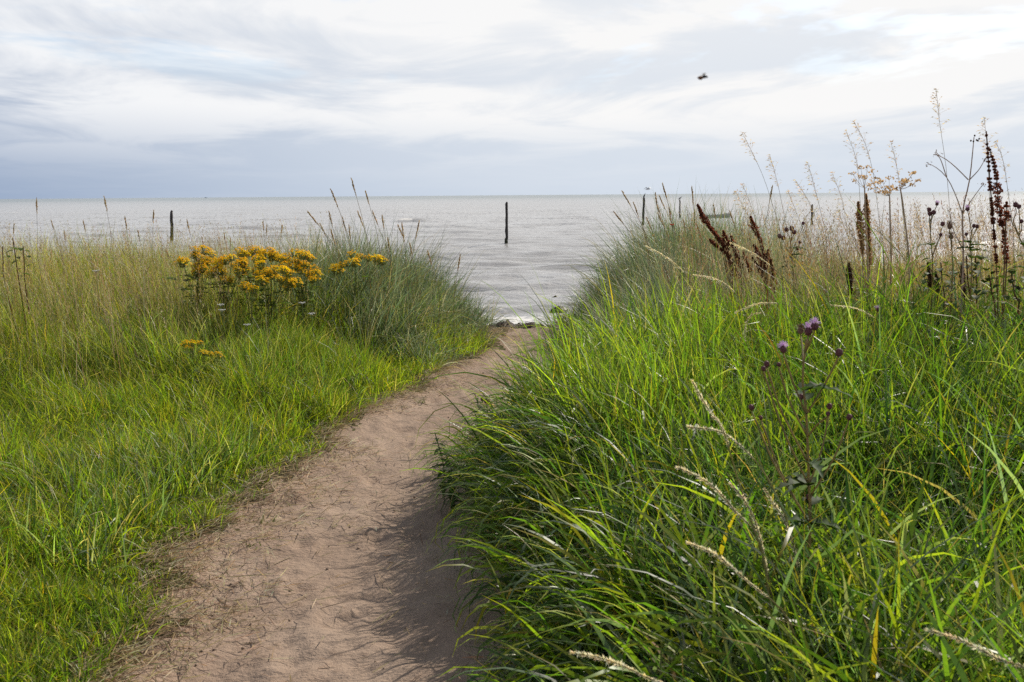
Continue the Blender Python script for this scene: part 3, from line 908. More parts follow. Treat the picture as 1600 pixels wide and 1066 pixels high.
# gull gliding low over the horizon
gp = at(1012, 296, 95)
o = thing('flying_gull', 'pale gull gliding just above the horizon near the leaning post', 'bird', gp)
m = MB(gp); m.tube([gp + Vector((-.22, 0, .0)), gp + Vector((-.1, 0, .0)), gp + Vector((.08, 0, .02)), gp + Vector((.2, 0, .03)), gp + Vector((.26, 0, .02))], [.015, .055, .065, .04, .008], 8); m.part('body', M_GULL, o)
for q in (-1, 1):
    m = MB(gp)
    root = gp + Vector((.04, 0, .04))
    el_ = root + Vector((q * .16, q * .10, .14)); tp = root + Vector((q * .48, q * .16, -.06))
    m.add([root + Vector((.07, 0, 0)), root + Vector((-.10, 0, 0)), el_ + Vector((.04, .06, 0)), el_ + Vector((-.08, -.06, 0)), tp, root + Vector((0, 0, .03)), el_ + Vector((0, 0, .03))],
          [[0, 2, 6, 5], [5, 6, 3, 1], [2, 4, 6], [6, 4, 3], [1, 3, 2, 0], [2, 3, 4]])
    m.part('wing', M_GULL, o)

# bee in the air near the camera
bpz = at(1098, 120.5, 1.45)
o = thing('flying_insect', 'dark brown flying insect hovering in front of the white clouds', 'insect', bpz)
m = MB(bpz); m.tube([bpz + Vector((-.0075, 0, -.0008)), bpz + Vector((-.005, 0, -.0012)), bpz + Vector((-.0022, 0, -.0012)), bpz + Vector((0, 0, -.0003))], [.0005, .0024, .0029, .0016], 9)
m.part('abdomen', plain_mat('brown_abdomen', (.16, .055, .012), .5, .3, 900), o)
m = MB(bpz); m.lump(bpz + Vector((.0022, 0, .0006)), (.0026, .0030), 9, 6, (1, 0, 0)); m.part('thorax', plain_mat('dark_fuzz', (.015, .015, .022), .8, .3, 900), o)
m = MB(bpz); m.lump(bpz + Vector((.0058, 0, .0002)), (.0017, .0015), 8, 5, (1, 0, 0)); m.part('head', M_BIRD, o)
for q in (-1, 1):
    m = MB(bpz)
    r0 = bpz + Vector((.0018, q * .0018, .0026))
    m.add([r0, r0 + Vector((.002, q * .006, .0016)), r0 + Vector((-.002, q * .0095, .0018)), r0 + Vector((-.0045, q * .006, .001))], [[0, 1, 2, 3]])
    m.part('wing', plain_mat('smoky_wing', (.30, .30, .30), .3, .2, 900, trans=.6), o)


# ------------------------------------------------------------------ ragwort
C_STEM = (0.20, 0.23, 0.07)
M_YEL = leaf_mat('ragwort_petals', 0.42, 0.6, 0.2, (1.5, 1.45, 0.6))


def floret_cluster(seed):
    """flat-topped corymb of small daisy florets, about 9 cm across"""
    r_ = np.random.default_rng(seed)
    m = MB()
    n = 32
    for k in range(n):
        rr = 0.052 * math.sqrt((k + .5) / n) * r_.uniform(.8, 1.15); an = k * 2.4 + r_.normal(0, .4)
        c = Vector((rr * math.cos(an) * 1.1, rr * math.sin(an), 0.014 - rr * rr * 12 + r_.normal(0, .008)))
        nrm_ = Vector((c.x * 6, c.y * 6, 1)).normalized()
        a = nrm_.orthogonal().normalized(); b_ = nrm_.cross(a)
        ro = r_.uniform(.0105, .0145)
        np_ = 7
        col = (0.86 + r_.normal(0, .03), 0.69 + r_.normal(0, .05), 0.016)
        vs = [c]
        for j in range(np_ * 2):
            aa = math.pi * j / np_
            r2 = ro if j % 2 == 0 else ro * .5
            vs.append(c + (a * math.cos(aa) + b_ * math.sin(aa)) * r2 - nrm_ * (.002 if j % 2 == 0 else 0))
        m.add(vs, [[0, 1 + j, 1 + (j + 1) % (np_ * 2)] for j in range(np_ * 2)], col)
        m.lump(c + nrm_ * .001, (.0042, .003), 5, 3, nrm_, (0.86, 0.57, 0.012))
        m.tube([c - nrm_ * .002, Vector((c.x * .35, c.y * .35, -.05))], [.0012, .0014], 3, C_STEM, False)
    me = m.mesh('flower_cluster', False)
    me.materials.append(M_YEL)
    return me


CLUSTERS = [floret_cluster(100 + k) for k in range(5)]


def ragwort(label, heads, y, extra=0, size=1.0, leafy=44):
    ub = sum(h[0] for h in heads) / len(heads)
    base = ground_under(ub, 500, y)
    o = thing('ragwort', label, 'ragwort', base, 'yellow ragwort plants')
    pts = []
    for (u, v) in heads:
        pts.append(at(u, v, y + rng.normal(0, .07)))
    for k in range(extra):
        q = pts[rng.integers(len(heads))]
        pts.append(q + Vector((rng.normal(0, .025), rng.normal(0, .12), -abs(rng.normal(0, .05)))))
    topz = sum(p_.z for p_ in pts) / len(pts)
    fork = base + Vector((rng.normal(0, .02), rng.normal(0, .02), (topz - base.z) * .55))
    m = MB(base); m.tube(spline([base, base.lerp(fork, .5) + rv(.01), fork, fork + Vector((0, 0, .12))], 8), [.006] * 7 + [.004, .003], 6, C_STEM)
    m.part('stem', M_LEAF, o)
    for q in pts:
        m = MB(base)
        f0 = base.lerp(fork, rng.uniform(.75, 1.0))
        m.tube(spline([f0, f0.lerp(q, .5) + Vector((0, 0, -.03)) + rv(.01), q - Vector((0, 0, .045 * size))], 6), .0028, 4, C_STEM)
        m.part('branch', M_LEAF, o)
        c = link('flower_cluster', CLUSTERS[rng.integers(5)], None, o, q - base)
        c.rotation_euler = (rng.normal(0, .18), rng.normal(0, .18), rng.uniform(0, 6.28))
        sz = size * rng.uniform(.85, 1.3)
        c.scale = (sz, sz, sz)
    for k in range(leafy):
        f = rng.uniform(.35, 1.5)
        p0 = base.lerp(fork, f) + Vector((rng.normal(0, .05 * f), rng.normal(0, .05 * f), 0))
        an = rng.uniform(0, 6.28)
        m = MB(base)
        m.leaf(p0, (math.cos(an), math.sin(an), .5), rng.uniform(.09, .16), .06, .9, .3, 6, .45, vary((0.13, 0.18, 0.04)), 'lance')
        m.part('leaf', M_LEAF, o)


ragwort('tall ragwort at the straw grass end of the yellow clump', [(306, 388), (319, 388), (331, 395), (304, 396), (315, 407), (305, 414), (324, 405), (310, 399), (307, 422)], 8.9, 9)
ragwort('ragwort with low drooping heads between the first two tall ones', [(345, 405), (340, 411), (362, 400), (380, 406), (369, 412), (380, 418), (352, 403), (334, 421), (348, 435), (358, 434)], 8.7, 9)
ragwort('ragwort at the middle top of the yellow clump', [(375, 391), (392, 389), (404, 388), (424, 390), (406, 398), (396, 394), (415, 395), (384, 396), (432, 399)], 9.1, 9)
ragwort('ragwort in front of the yellow clump with a wide flat flower row', [(403, 426), (415, 421), (429, 419), (443, 419), (453, 424), (404, 412), (424, 426), (441, 436), (452, 438), (412, 430)], 8.6, 8)
ragwort('dense domed ragwort next to the marram grass', [(446, 400), (460, 393), (474, 395), (485, 402), (478, 411), (488, 419), (464, 404), (480, 426), (488, 435), (452, 408), (470, 414)], 8.9, 10)
ragwort('short ragwort with three heads in front of the yellow clump', [(387, 447), (394, 450), (382, 444)], 8.35, 0, .85, 8)
ragwort('ragwort growing inside the marram grass, apart from the clump', [(550, 396), (562, 399), (575, 401), (588, 402), (534, 412), (522, 416), (544, 410), (556, 405)], 9.5, 5, .95, 8)
ragwort('small low ragwort with three heads in the turf below the clump', [(289, 535), (299, 534), (311, 535)], 7.4, 1, .7, 6)
ragwort('small low ragwort partly sunk in turf, two flat heads', [(328, 552), (341, 553), (319, 549)], 7.2, 0, .6, 6)


# ------------------------------------------------------------------ dock
M_DOCK = plain_mat('dock_seed', (0.215, 0.066, 0.034), 0.75, 0.45, 60, trans=0.5)
M_DOCKT = plain_mat('tan_dock_seed', (0.46, 0.28, 0.13), 0.8, 0.4, 60, trans=0.5)
M_DOCKD = plain_mat('dark_dock_seed', (0.15, 0.085, 0.05), 0.8, 0.4, 60, trans=.4)
M_DSTEM = plain_mat('dock_stem', (0.15, 0.07, 0.035), 0.7, 0.3, 40)


def dock(label, spikes, y, base_uv, mat=None, whorl=False):
    mat = mat or M_DOCK
    base = ground_under(base_uv[0], base_uv[1], y)
    o = thing('dock_plant', label, 'dock', base, 'dried dock plants')
    for pts, wpx in spikes:
        yy = y + rng.normal(0, .05)
        P_ = spline([at(u, v, yy) for (u, v) in pts], 16)
        rad = wpx / FPX * y * 0.5
        m = MB(base)
        low = P_[-1]
        m.tube(P_ + spline([low, low.lerp(base, .5) + Vector((0, 0, .03)), base], 6)[1:], .0035, 5)
        st = m.part('stem', M_DSTEM, o)
        m = MB(base)
        ln = sum((P_[i + 1] - P_[i]).length for i in range(len(P_) - 1))
        step = 0.016 if whorl else 0.009
        nw = max(6, int(ln / step))
        for k in range(nw):
            f = k / (nw - 1)
            i = min(len(P_) - 2, int(f * (len(P_) - 1)))
            q = P_[i].lerp(P_[i + 1], f * (len(P_) - 1) - i)
            rr = rad * (0.2 + 0.8 * min(1, f * 3.2)) * (0.35 + 0.9 * float(vnoise(k * .22, pts[0][0], 5))) * rng.uniform(.6, 1.3)
            if whorl and rng.random() < .25:
                continue
            for j in range(22 if not whorl else 24):
                an = rng.uniform(0, 6.28)
                off = Vector((math.cos(an), math.sin(an), rng.normal(0, .35))) * rr * rng.uniform(.35, 1.0)
                s_ = rng.uniform(.004, .0085)
                c_ = q + off
                m.flake(c_, rv(), (s_ * 1.05, s_ * 1.25))
        m.part('seed_spike', mat, o, smooth=False)
    for k in range(4):
        an = rng.uniform(0, 6.28)
        m = MB(base); m.leaf(base + Vector((0, 0, rng.uniform(.05, .35))), (math.cos(an), math.sin(an), .6), .2, .05, 1.2, .3, 6, .1, vary((0.16, 0.09, 0.04)), 'lance')
        m.part('withered_leaf', M_DRY, o)


dock('red-brown dock leaning towards the sea posts, the longest spike', [([(1090, 320), (1100, 341), (1115, 362), (1129, 381)], 11), ([(1109, 374), (1118, 383), (1128, 391)], 9), ([(1130, 361), (1134, 375), (1138, 390)], 9),
     ([(1106, 352), (1122, 372), (1136, 395)], 8), ([(1131, 383), (1141, 405), (1151, 432)], 10), ([(1142, 368), (1149, 392), (1158, 418)], 10), ([(1161, 395), (1166, 409), (1172, 424)], 8)], 7.2, (1160, 470))
dock('upright red-brown dock second from the sea posts', [([(1173, 339), (1179, 358), (1189, 377)], 11), ([(1178, 383), (1186, 400), (1195, 420)], 12), ([(1200, 391), (1198, 404), (1197, 418)], 9), ([(1176, 403), (1185, 418), (1194, 434)], 8),
     ([(1204, 406), (1207, 428), (1210, 452)], 9), ([(1188, 372), (1192, 392), (1198, 410)], 9)], 7.0, (1205, 480))
dock('tallest red-brown dock with ringed seeds, beside the bare branching stalk', [([(1545, 229), (1556, 270), (1559, 305), (1564, 341), (1569, 364), (1573, 410)], 14), ([(1541, 205), (1548, 300), (1552, 350), (1557, 411)], 5), ([(1573, 317), (1573, 330), (1572, 342)], 9)], 5.6, (1570, 470), None, True)
dock('tan withered dock with two thick spikes below the hogweed heads', [([(1341, 316), (1344, 350), (1348, 396)], 13), ([(1353, 304), (1356, 350), (1359, 412)], 12)], 6.6, (1354, 450), M_DOCKT)
dock('short blackened dock stub in the grass before the tan dock', [([(1326, 412), (1328, 434), (1330, 458)], 9)], 6.0, (1331, 500), M_DOCKD)
dock('dark withered dock hidden low beneath the dark knapweed heads', [([(1450, 412), (1453, 430), (1456, 448)], 13), ([(1462, 425), (1464, 440), (1466, 455)], 11)], 6.0, (1458, 500), M_DOCKD)
dock('dark withered dock low under the bare branching stalk', [([(1503, 415), (1504, 435), (1507, 462)], 10)], 5.8, (1507, 500), M_DOCKD)

# ------------------------------------------------------------------ hogweed, dried umbels
M_UMB = plain_mat('dry_umbel', (0.60, 0.40, 0.19), 0.8, 0.35, 70, trans=.5)
M_HST = plain_mat('dry_hogweed_stem', (0.46, 0.33, 0.22), 0.7, 0.3, 30)


def hogweed(label, y, stempx, umbels):
    base = ground_under(stempx[-1][0], stempx[-1][1], y)
    o = thing('hogweed', label, 'hogweed', base, 'dried hogweed plants')
    P_ = [at(u, v, y) for (u, v) in stempx]
    m = MB(base); m.tube(spline(P_ + [base], 12), [.004 + .0002 * k for k in range(len(spline(P_ + [base], 12)))], 6); m.part('stem', M_HST, o)
    for u, v, hw, hh, tilt in umbels:
        c = at(u, v, y); r_ = hw / FPX * y
        root = P_[0]
        m = MB(base)
        ends = []
        for k in range(15):
            rr = math.sqrt((k + .5) / 15) * rng.uniform(.7, 1.2); an = k * 2.4 + rng.normal(0, .3)
            e = c + Vector((rr * r_ * math.cos(an), rr * r_ * math.sin(an), rng.normal(0, hh / FPX * y * .9) + rr * r_ * tilt * math.cos(an) - rr * rr * r_ * .35))
            if rng.random() < .25:
                continue
            ends.append(e)
            m.tube([root, root.lerp(e, .5) + Vector((0, 0, -.01)), e], .0012, 3)
        ub = m.part('umbel', M_HST, o)
        for e in ends:
            m = MB(base)
            for j in range(16):
                q = e + Vector((rng.normal(0, .013), rng.normal(0, .013), rng.normal(0, .006)))
                m.flake(q, rv(), (.0056, .0075))
            m.part('seed_cluster', M_UMB, ub, smooth=False)


hogweed('tall dried hogweed with the widest tan flat seed heads', 6.2, [(1390, 306), (1391, 350), (1392, 430)], [(1380, 288, 22, 9, -.25)])
hogweed('dried hogweed right of the widest flat heads, single rising head', 6.1, [(1407, 296), (1412, 330), (1421, 430)], [(1414, 281, 17, 9, .6)])
hogweed('dried hogweed above the tan withered dock, thin ragged head', 6.5, [(1351, 294), (1352, 330), (1356, 430)], [(1350, 276, 20, 9, -.3)])


# ------------------------------------------------------------------ thistle, knapweed, branching stalk
M_BUD = plain_mat('dark_thistle_bud', (0.16, 0.06, 0.065), 0.6, 0.4, 200, trans=.15)
M_PUR = plain_mat('purple_thistle_florets', (0.85, 0.62, 0.88), 0.7, 0.15, 200, trans=.5)
M_FADE = plain_mat('faded_thistle_head', (0.20, 0.11, 0.07), 0.8, 0.4, 200)


def flower_head(org, c, r_, kind, parent, d=(0, 0, 1)):
    d = Vector(d).normalized()
    m = MB(org)
    m.lump(c, (r_, r_ * 1.15), 10, 7, d, None, .12)
    for k in range(34):                        # overlapping bracts
        v_ = rv().normalized()
        q = Vector(c) + v_ * r_ * .98
        s_ = v_.orthogonal().normalized() * r_ * .22
        m.add([q - s_, q + s_, q + v_ * r_ * .12 + d * r_ * .42], [[0, 1, 2]])
    b_ = m.part('flower_head', M_FADE if kind == 'faded' else M_BUD, parent)
    if kind != 'bud':
        m = MB(org)
        for k in range(46):
            v_ = (d * 1.0 + rv(.7)); v_ = v_.normalized()
            p0 = Vector(c) + d * r_ * .6
            p1 = p0 + v_ * r_ * rng.uniform(1.2, 2.1)
            s_ = v_.orthogonal().normalized() * r_ * .09
            m.add([p0 - s_, p0 + s_, p1 + s_ * 1.4, p1 - s_ * 1.4], [[0, 1, 2, 3]])
        m.part('florets', M_FADE if kind == 'faded' else M_PUR, b_)


def thistle(name, cat, label, y, stempx, heads, stem_c=(0.32, 0.25, 0.13), leaves=8, sr=.0035, group='thistles and knapweeds', lcol=(0.06, 0.10, 0.035)):
    base = ground_under(stempx[-1][0], stempx[-1][1], y)
    o = thing(name, label, cat, base, group)
    S = spline([at(u, v, y) for (u, v) in stempx] + [base], 18)
    m = MB(base); m.tube(S, [sr * (.7 + .5 * k / len(S)) for k in range(len(S))], 6, stem_c); m.part('stem', M_LEAF, o)
    for u, v, r_, kind in heads:
        c = at(u, v, y + rng.normal(0, .05))
        r_ = r_ / FPX * y * .85
        cand = [q for q in S if q.z < c.z - .02]
        root = min(cand, key=lambda q: abs((c.z - q.z) - (.04 + 2.1 * abs(c.x - q.x)))) if cand else S[-1]
        m = MB(base)
        mid = root.lerp(c, .5) + Vector(((c.x - root.x) * .10, rng.normal(0, .01), 0))
        m.tube(spline([root, mid, c - Vector((0, 0, r_))], 8), [sr * .7] * 8 + [sr * .5], 5, stem_c)
        br = m.part('branch', M_LEAF, o)
        flower_head(base, c, r_, kind, o, Vector((c.x - root.x, 0, .25 + (c.z - root.z))))
    for k in range(leaves):
        q = S[int(rng.uniform(.25, .9) * (len(S) - 1))]
        an = rng.uniform(0, 6.28)
        m = MB(base); m.leaf(q, (math.cos(an), math.sin(an), .4), rng.uniform(.08, .15), .045, .8, .5, 8, .5, vary(lcol), 'lance')
        m.part('leaf', M_LEAF, o)


thistle('thistle', 'thistle', 'tall purple thistle with dark round buds standing in the green bank grass', 2.85,
        [(1260, 530), (1254, 594), (1260, 648), (1264, 759), (1266, 820)],
        [(1251, 517, 6, 'faded'), (1263, 518, 7.5, 'open'), (1273, 510, 7, 'open'), (1224, 546, 6.5, 'open'), (1198, 569, 5.5, 'bud'), (1193, 576, 4.5, 'bud'), (1217, 570, 4, 'bud'), (1311, 551, 7, 'bud'),
         (1252, 620, 5, 'bud'), (1174, 637, 5.5, 'bud'), (1189, 653, 4, 'bud'), (1296, 635, 5.5, 'bud'), (1294, 647, 4, 'bud'), (1327, 652, 5.5, 'bud'), (1264, 777, 5.5, 'bud')], leaves=14, sr=.004)
thistle('knapweed', 'knapweed', 'brown knapweed with a purple tip right of the hogweed', 5.9, [(1456, 335), (1454, 370), (1457, 430)],
        [(1452, 328, 4, 'bud'), (1453, 334, 4, 'bud'), (1459, 332, 4, 'bud'), (1464, 319, 3, 'open'), (1473, 350, 4, 'bud'), (1470, 367, 3, 'bud')], leaves=7)
thistle('knapweed', 'knapweed', 'knapweed with pale open seed cup beside the bare branching stalk', 5.8, [(1484, 360), (1486, 380), (1488, 430)],
        [(1484, 354, 4.5, 'faded'), (1486, 370, 4, 'faded')], leaves=5)
thistle('knapweed', 'knapweed', 'knapweed with small dark buds between bare stalk and tallest dock', 5.7, [(1518, 365), (1516, 385), (1518, 430)],
        [(1522, 353, 3.5, 'bud'), (1527, 354, 3.5, 'bud'), (1512, 327, 3.5, 'open'), (1510, 366, 3, 'bud')], leaves=8)
thistle('knapweed', 'knapweed', 'dark knapweed heads at the picture edge beyond the tallest dock', 5.5, [(1583, 345), (1592, 370), (1604, 420)],
        [(1587, 320, 4.5, 'bud'), (1592, 323, 4, 'bud'), (1596, 346, 3.5, 'bud'), (1578, 338, 3, 'bud')], leaves=6)
thistle('knapweed', 'knapweed', 'group of dark knapweed heads next to the upright dock', 7.0, [(1236, 375), (1236, 395), (1240, 440)],
        [(1229, 359, 4, 'bud'), (1237, 357, 4.5, 'bud'), (1241, 363, 4, 'bud'), (1255, 349, 3, 'bud'), (1218, 369, 4, 'bud'), (1224, 372, 4, 'bud'), (1246, 388, 3.5, 'bud'), (1250, 379, 3, 'bud')], leaves=8)
thistle('knapweed', 'knapweed', 'small purple flower alone in the far bank grass', 5.6, [(1371, 489), (1372, 510), (1374, 550)], [(1371, 484, 3.5, 'open')], leaves=3)

# bare branching stalk
y = 5.7
base = ground_under(1506, 430, y)
o = thing('branching_stalk', 'bare brown branching stalk rising against the sea and sky', 'dead plant', base)
MST = plain_mat('bare_stalk', (0.46, 0.31, 0.23), 0.7, 0.3, 40)
m = MB(base); S = spline([base, at(1505, 411, y), at(1504, 334, y), at(1515, 281, y), at(1522, 214, y)], 14); m.tube(S, [.0062 - .00032 * k for k in range(len(S))], 6); m.part('stem', MST, o)
for pts in ([(1504, 334), (1492, 302), (1479, 277), (1463, 262), (1451, 256)], [(1513, 281), (1494, 262), (1478, 249), (1466, 243)], [(1515, 281), (1529, 266), (1538, 251)], [(1504, 334), (1520, 310), (1536, 288)], [(1479, 277), (1470, 250), (1462, 240)], [(1505, 390), (1490, 360), (1484, 330)], [(1538, 251), (1545, 240)]):
    m = MB(base); q = spline([at(u, v, y + rng.normal(0, .03)) if k else at(u, v, y) for k, (u, v) in enumerate(pts)], 8); m.tube(q, [.0032 - .0002 * k for k in range(len(q))], 5)
    br = m.part('branch', MST, o)
    m = MB(base)
    for k in range(16):
        m.flake(q[-1] + Vector((rng.normal(0, .010), rng.normal(0, .010), rng.normal(0, .008))), rv(), (.0035, .005))
    m.part('seed_cluster', M_DOCKD if pts[-1][0] > 1500 else MST, br)
m = MB(base)
for (u, v) in ((1517, 220), (1521, 221), (1526, 219), (1530, 217), (1523, 212), (1528, 220)):
    m.lump(at(u, v, y), (.005, .006), 6, 4, (0, 0, 1))
m.part('seed_cluster', M_DOCKD, o)

# red poppy in the far dune grass
pb = ground_under(1050, 400, 10.6)
pc = at(1050, 353, 10.6)
o = thing('poppy', 'single small red poppy above the marram dune', 'poppy', pb)
m = MB(pb, (0.1, 0.14, 0.05)); m.tube(spline([pb, pb.lerp(pc, .6) + Vector((.03, 0, 0)), pc], 8), .0025, 5); m.part('stem', M_LEAF, o)
MPOP = plain_mat('poppy_petal', (0.62, 0.075, 0.035), 0.6, 0.2, 60, trans=.35)
for k in range(4):
    an = k * 1.57 + .4
    m = MB(pb); m.leaf(pc, (math.cos(an), math.sin(an), .5), .034, .045, -.4, .35, 4); m.part('petal', MPOP, o)


# ------------------------------------------------------------------ tall seed stalks seen one by one
HEADC = {'lyme': (0.56, 0.43, 0.26), 'oat': (0.74, 0.60, 0.41), 'pale': (0.92, 0.83, 0.60)}


def stalk(kind, pts, y, label, group, head=None, thick=1.0):
    P_ = [at(u, v, y + (rng.normal(0, .04) if k else 0)) for k, (u, v) in enumerate(pts)]
    low = P_[-1]
    base = Vector((low.x + rng.normal(.03, .05), low.y + rng.normal(0, .05), 0)); base.z = Hs(base.x, base.y) - .01
    o = thing('grass_stalk', label, 'grass stalk', base, group)
    line = P_ if low.z < base.z + .12 else P_ + [low.lerp(base, .55) + Vector((.01, 0, 0)), base]
    if low.z < base.z:
        line = P_[:-1] + [base]
    S = spline(line, 22)
    hl = {'lyme': .16, 'oat': .26, 'pale': .24}[kind] if head is None else head
    sr = (.0012 if kind == 'oat' else .0015) * thick * max(1, y / 7)
    m = MB(base); m.tube(S[::-1], [sr * 1.3 - sr * .6 * k / len(S) for k in range(len(S))], 4, vary((0.30, 0.27, 0.11) if kind == 'pale' else (0.42, 0.34, 0.18) if kind == 'oat' else (0.30, 0.25, 0.12)))
    m.part('stem', M_DRY, o)
    m = MB(base)
    col = HEADC[kind]
    # walk down from the tip and set spikelets
    dist, i = 0.0, 0
    step = {'lyme': .010, 'oat': .017, 'pale': .0055}[kind]
    cur = S[0].copy(); nxt = 0.0
    while i < len(S) - 1 and dist < hl:
        seg = S[i + 1] - S[i]; L_ = seg.length
        while nxt <= dist + L_ and nxt < hl:
            q = S[i] + seg * ((nxt - dist) / max(L_, 1e-6))
            ax = -seg.normalized()
            f = nxt / hl
            if kind == 'lyme':
                for j in range(4):
                    v_ = (ax + rv(.16)).normalized(); s_ = v_.orthogonal().normalized()
                    m.flake(q + rv(.0022), v_, (.0036 * thick * (.5 + math.sin(math.pi * min(1, f + .1))) * max(1, y / 8), .013), vary(col, .2))
            elif kind == 'pale':
                bl = .009 * math.sin(math.pi * min(.95, f + .12))
                for j in range(7):
                    v_ = (ax + rv(.40)).normalized()
                    m.flake(q + v_ * bl * rng.uniform(.1, 1), v_, (.0018, .0080), vary(col, .15))
            else:
                bl = .010 + .05 * math.sin(math.pi * min(1, f))
                for j in range(3):
                    out = (Vector((rng.normal(-.2, .6), rng.normal(0, .6), rng.normal(-.15, .3))) + ax * .7).normalized()
                    e = q + out * bl * rng.uniform(.4, 1.1)
                    m.tube([q, e], [.0005, .0004], 3, col, False)
                    v_ = (out + Vector((0, 0, -.5))).normalized()
                    m.flake(e, v_, (.0032, .0095), vary(col, .2))
                    s_ = v_
                    m.tube([e, e + v_ * .016], [.0004, .0002], 3, col, False)
            nxt += step * rng.uniform(.7, 1.3)
        dist += L_; i += 1
    m.part('seed_head', M_PALE if kind != 'lyme' else M_DRY, o, smooth=False)


ORD = ['first', 'second', 'third', 'fourth', 'fifth', 'sixth', 'seventh', 'eighth', 'ninth', 'tenth', 'eleventh', 'last']


def lean_pts(u, v, dv, du):
    return [(u, v), (u + du * .35, v + dv * .3), (u + du * .75, v + dv * .65), (u + du, v + dv)]


# near, pale feathery heads arching over the bank grass
lab = 'pale feathery grass head arching in the near bank grass before the thistle'
G1 = 'pale arching grass heads in the near bank grass'
for lb, y, pts, th in (
    ('pale feathery grass head highest of the near arching ones, left of the thistle', 3.3, [(1082, 596), (1107, 640), (1130, 672), (1150, 740), (1185, 850)], 1.2),
    ('pale feathery grass head second highest, starting level and bending down at the tall one', 3.2, [(1075, 667), (1120, 673), (1152, 692), (1200, 748), (1240, 850)], 1.2),
    ('pale feathery grass head third highest among the near arching ones', 2.9, [(1060, 731), (1108, 755), (1150, 800), (1188, 850), (1205, 980)], 1.2),
    ('pale feathery grass head low in the near bank, over dark grass', 2.7, [(1075, 848), (1120, 868), (1170, 910), (1235, 975)], 1.1),
    ('pale feathery grass head lowest of all, at the bottom picture edge', 2.3, [(895, 1020), (945, 1030), (1005, 1056), (1060, 1100)], 1.1),
    ('short pale feathery grass head between the second and third arching ones', 3.0, [(1142, 757), (1165, 785), (1185, 830), (1200, 900)], 1.0),
    ('short pale hanging grass head right of the second arching one', 3.1, [(1195, 765), (1210, 790), (1226, 815), (1250, 900)], 1.0),
    ('rust and cream grass stem leaning in from the bottom right corner', 2.3, [(1450, 985), (1500, 1000), (1560, 1030), (1620, 1070)], 1.2),
):
    stalk('pale', pts, y - .45, lb, G1, .27, th * 1.4)
for lb, pts in (('pale grass head bowed in an arch above the thistle, nearer the docks', [(1150, 488), (1190, 474), (1240, 479), (1280, 505), (1300, 560)]),
                ('pale grass head bowed in an arch right above the thistle buds', [(1300, 477), (1350, 487), (1388, 520), (1400, 570)]),
                ('pale grass head hanging straight down left of the thistle', [(1163, 535), (1166, 505), (1180, 490), (1210, 500), (1235, 560)]),
                ('pale grass head lying along the dock stems', [(1142, 380), (1180, 398), (1215, 425), (1245, 455), (1260, 490)]),
                ('pale grass head leaning before the marram dune', [(1010, 385), (1045, 405), (1075, 435), (1090, 480)]),
                ('pale grass head drooping below the leaning dock', [(1085, 430), (1120, 437), (1150, 460), (1170, 510)])):
    stalk('pale', pts, 5.2, lb, 'pale bowed grass heads on the bank', .24, 1.1)

# open oat panicles against sea and sky
for y, pts, lb in (
    (5.8, [(1463, 140), (1468, 190), (1478, 260), (1484, 330), (1488, 400)], 'tallest oat-like grass panicle, its tip high in the clouds'),
    (6.3, [(1334, 190), (1352, 225), (1365, 275), (1373, 340), (1380, 400)], 'oat-like grass panicle rising above the hogweed heads'),
    (6.2, [(1392, 222), (1400, 255), (1407, 300), (1412, 350), (1416, 400)], 'thin oat-like panicle right behind the highest hogweed head'),
    (6.8, [(1160, 208), (1175, 238), (1192, 275), (1207, 320), (1222, 380)], 'oat-like panicle above the upright dock, leaning to the posts'),
    (6.9, [(1203, 243), (1212, 275), (1218, 300), (1228, 350), (1236, 390)], 'oat-like panicle just right of the one above the upright dock'),
    (6.7, [(1160, 288), (1172, 318), (1182, 350), (1190, 390)], 'short bushy pale panicle standing over the upright dock'),
    (6.5, [(1262, 255), (1272, 290), (1282, 330), (1292, 385)], 'oat-like panicle above the half hidden sea post'),
    (6.6, [(1243, 282), (1258, 305), (1272, 335), (1288, 390)], 'short oat-like panicle just left of the half hidden sea post'),
    (6.4, [(1300, 270), (1315, 310), (1322, 350), (1328, 400)], 'thin oat-like panicle between sea post and tan dock'),
    (5.7, [(1538, 185), (1543, 240), (1546, 310), (1550, 400)], 'very thin oat-like panicle touching the tallest dock'),
    (5.6, [(1556, 222), (1567, 250), (1575, 300), (1584, 380)], 'pale drooping panicle just beyond the tallest dock'),
    (6.3, [(1322, 205), (1338, 250), (1343, 300), (1348, 380)], 'faint oat-like panicle left of the ragged hogweed head'),
):
    stalk('oat', pts, y, lb, 'oat-like grass panicles on the bank', None, 1.0)
for nth, (u, v) in enumerate(sorted(((1150, 300), (1232, 300), (1310, 330), (1430, 320), (1444, 345), (1400, 335), (1495, 370), (1535, 340), (1585, 350), (1280, 340), (1368, 345), (1420, 350)))):
    stalk('oat', lean_pts(u, v, rng.uniform(70, 100), rng.uniform(10, 34)), rng.uniform(6.0, 7.2), ORD[nth] + ' short straw panicle among the docks and hogweed, counted from the leaning dock', 'short straw panicles on the bank', .16, .9)

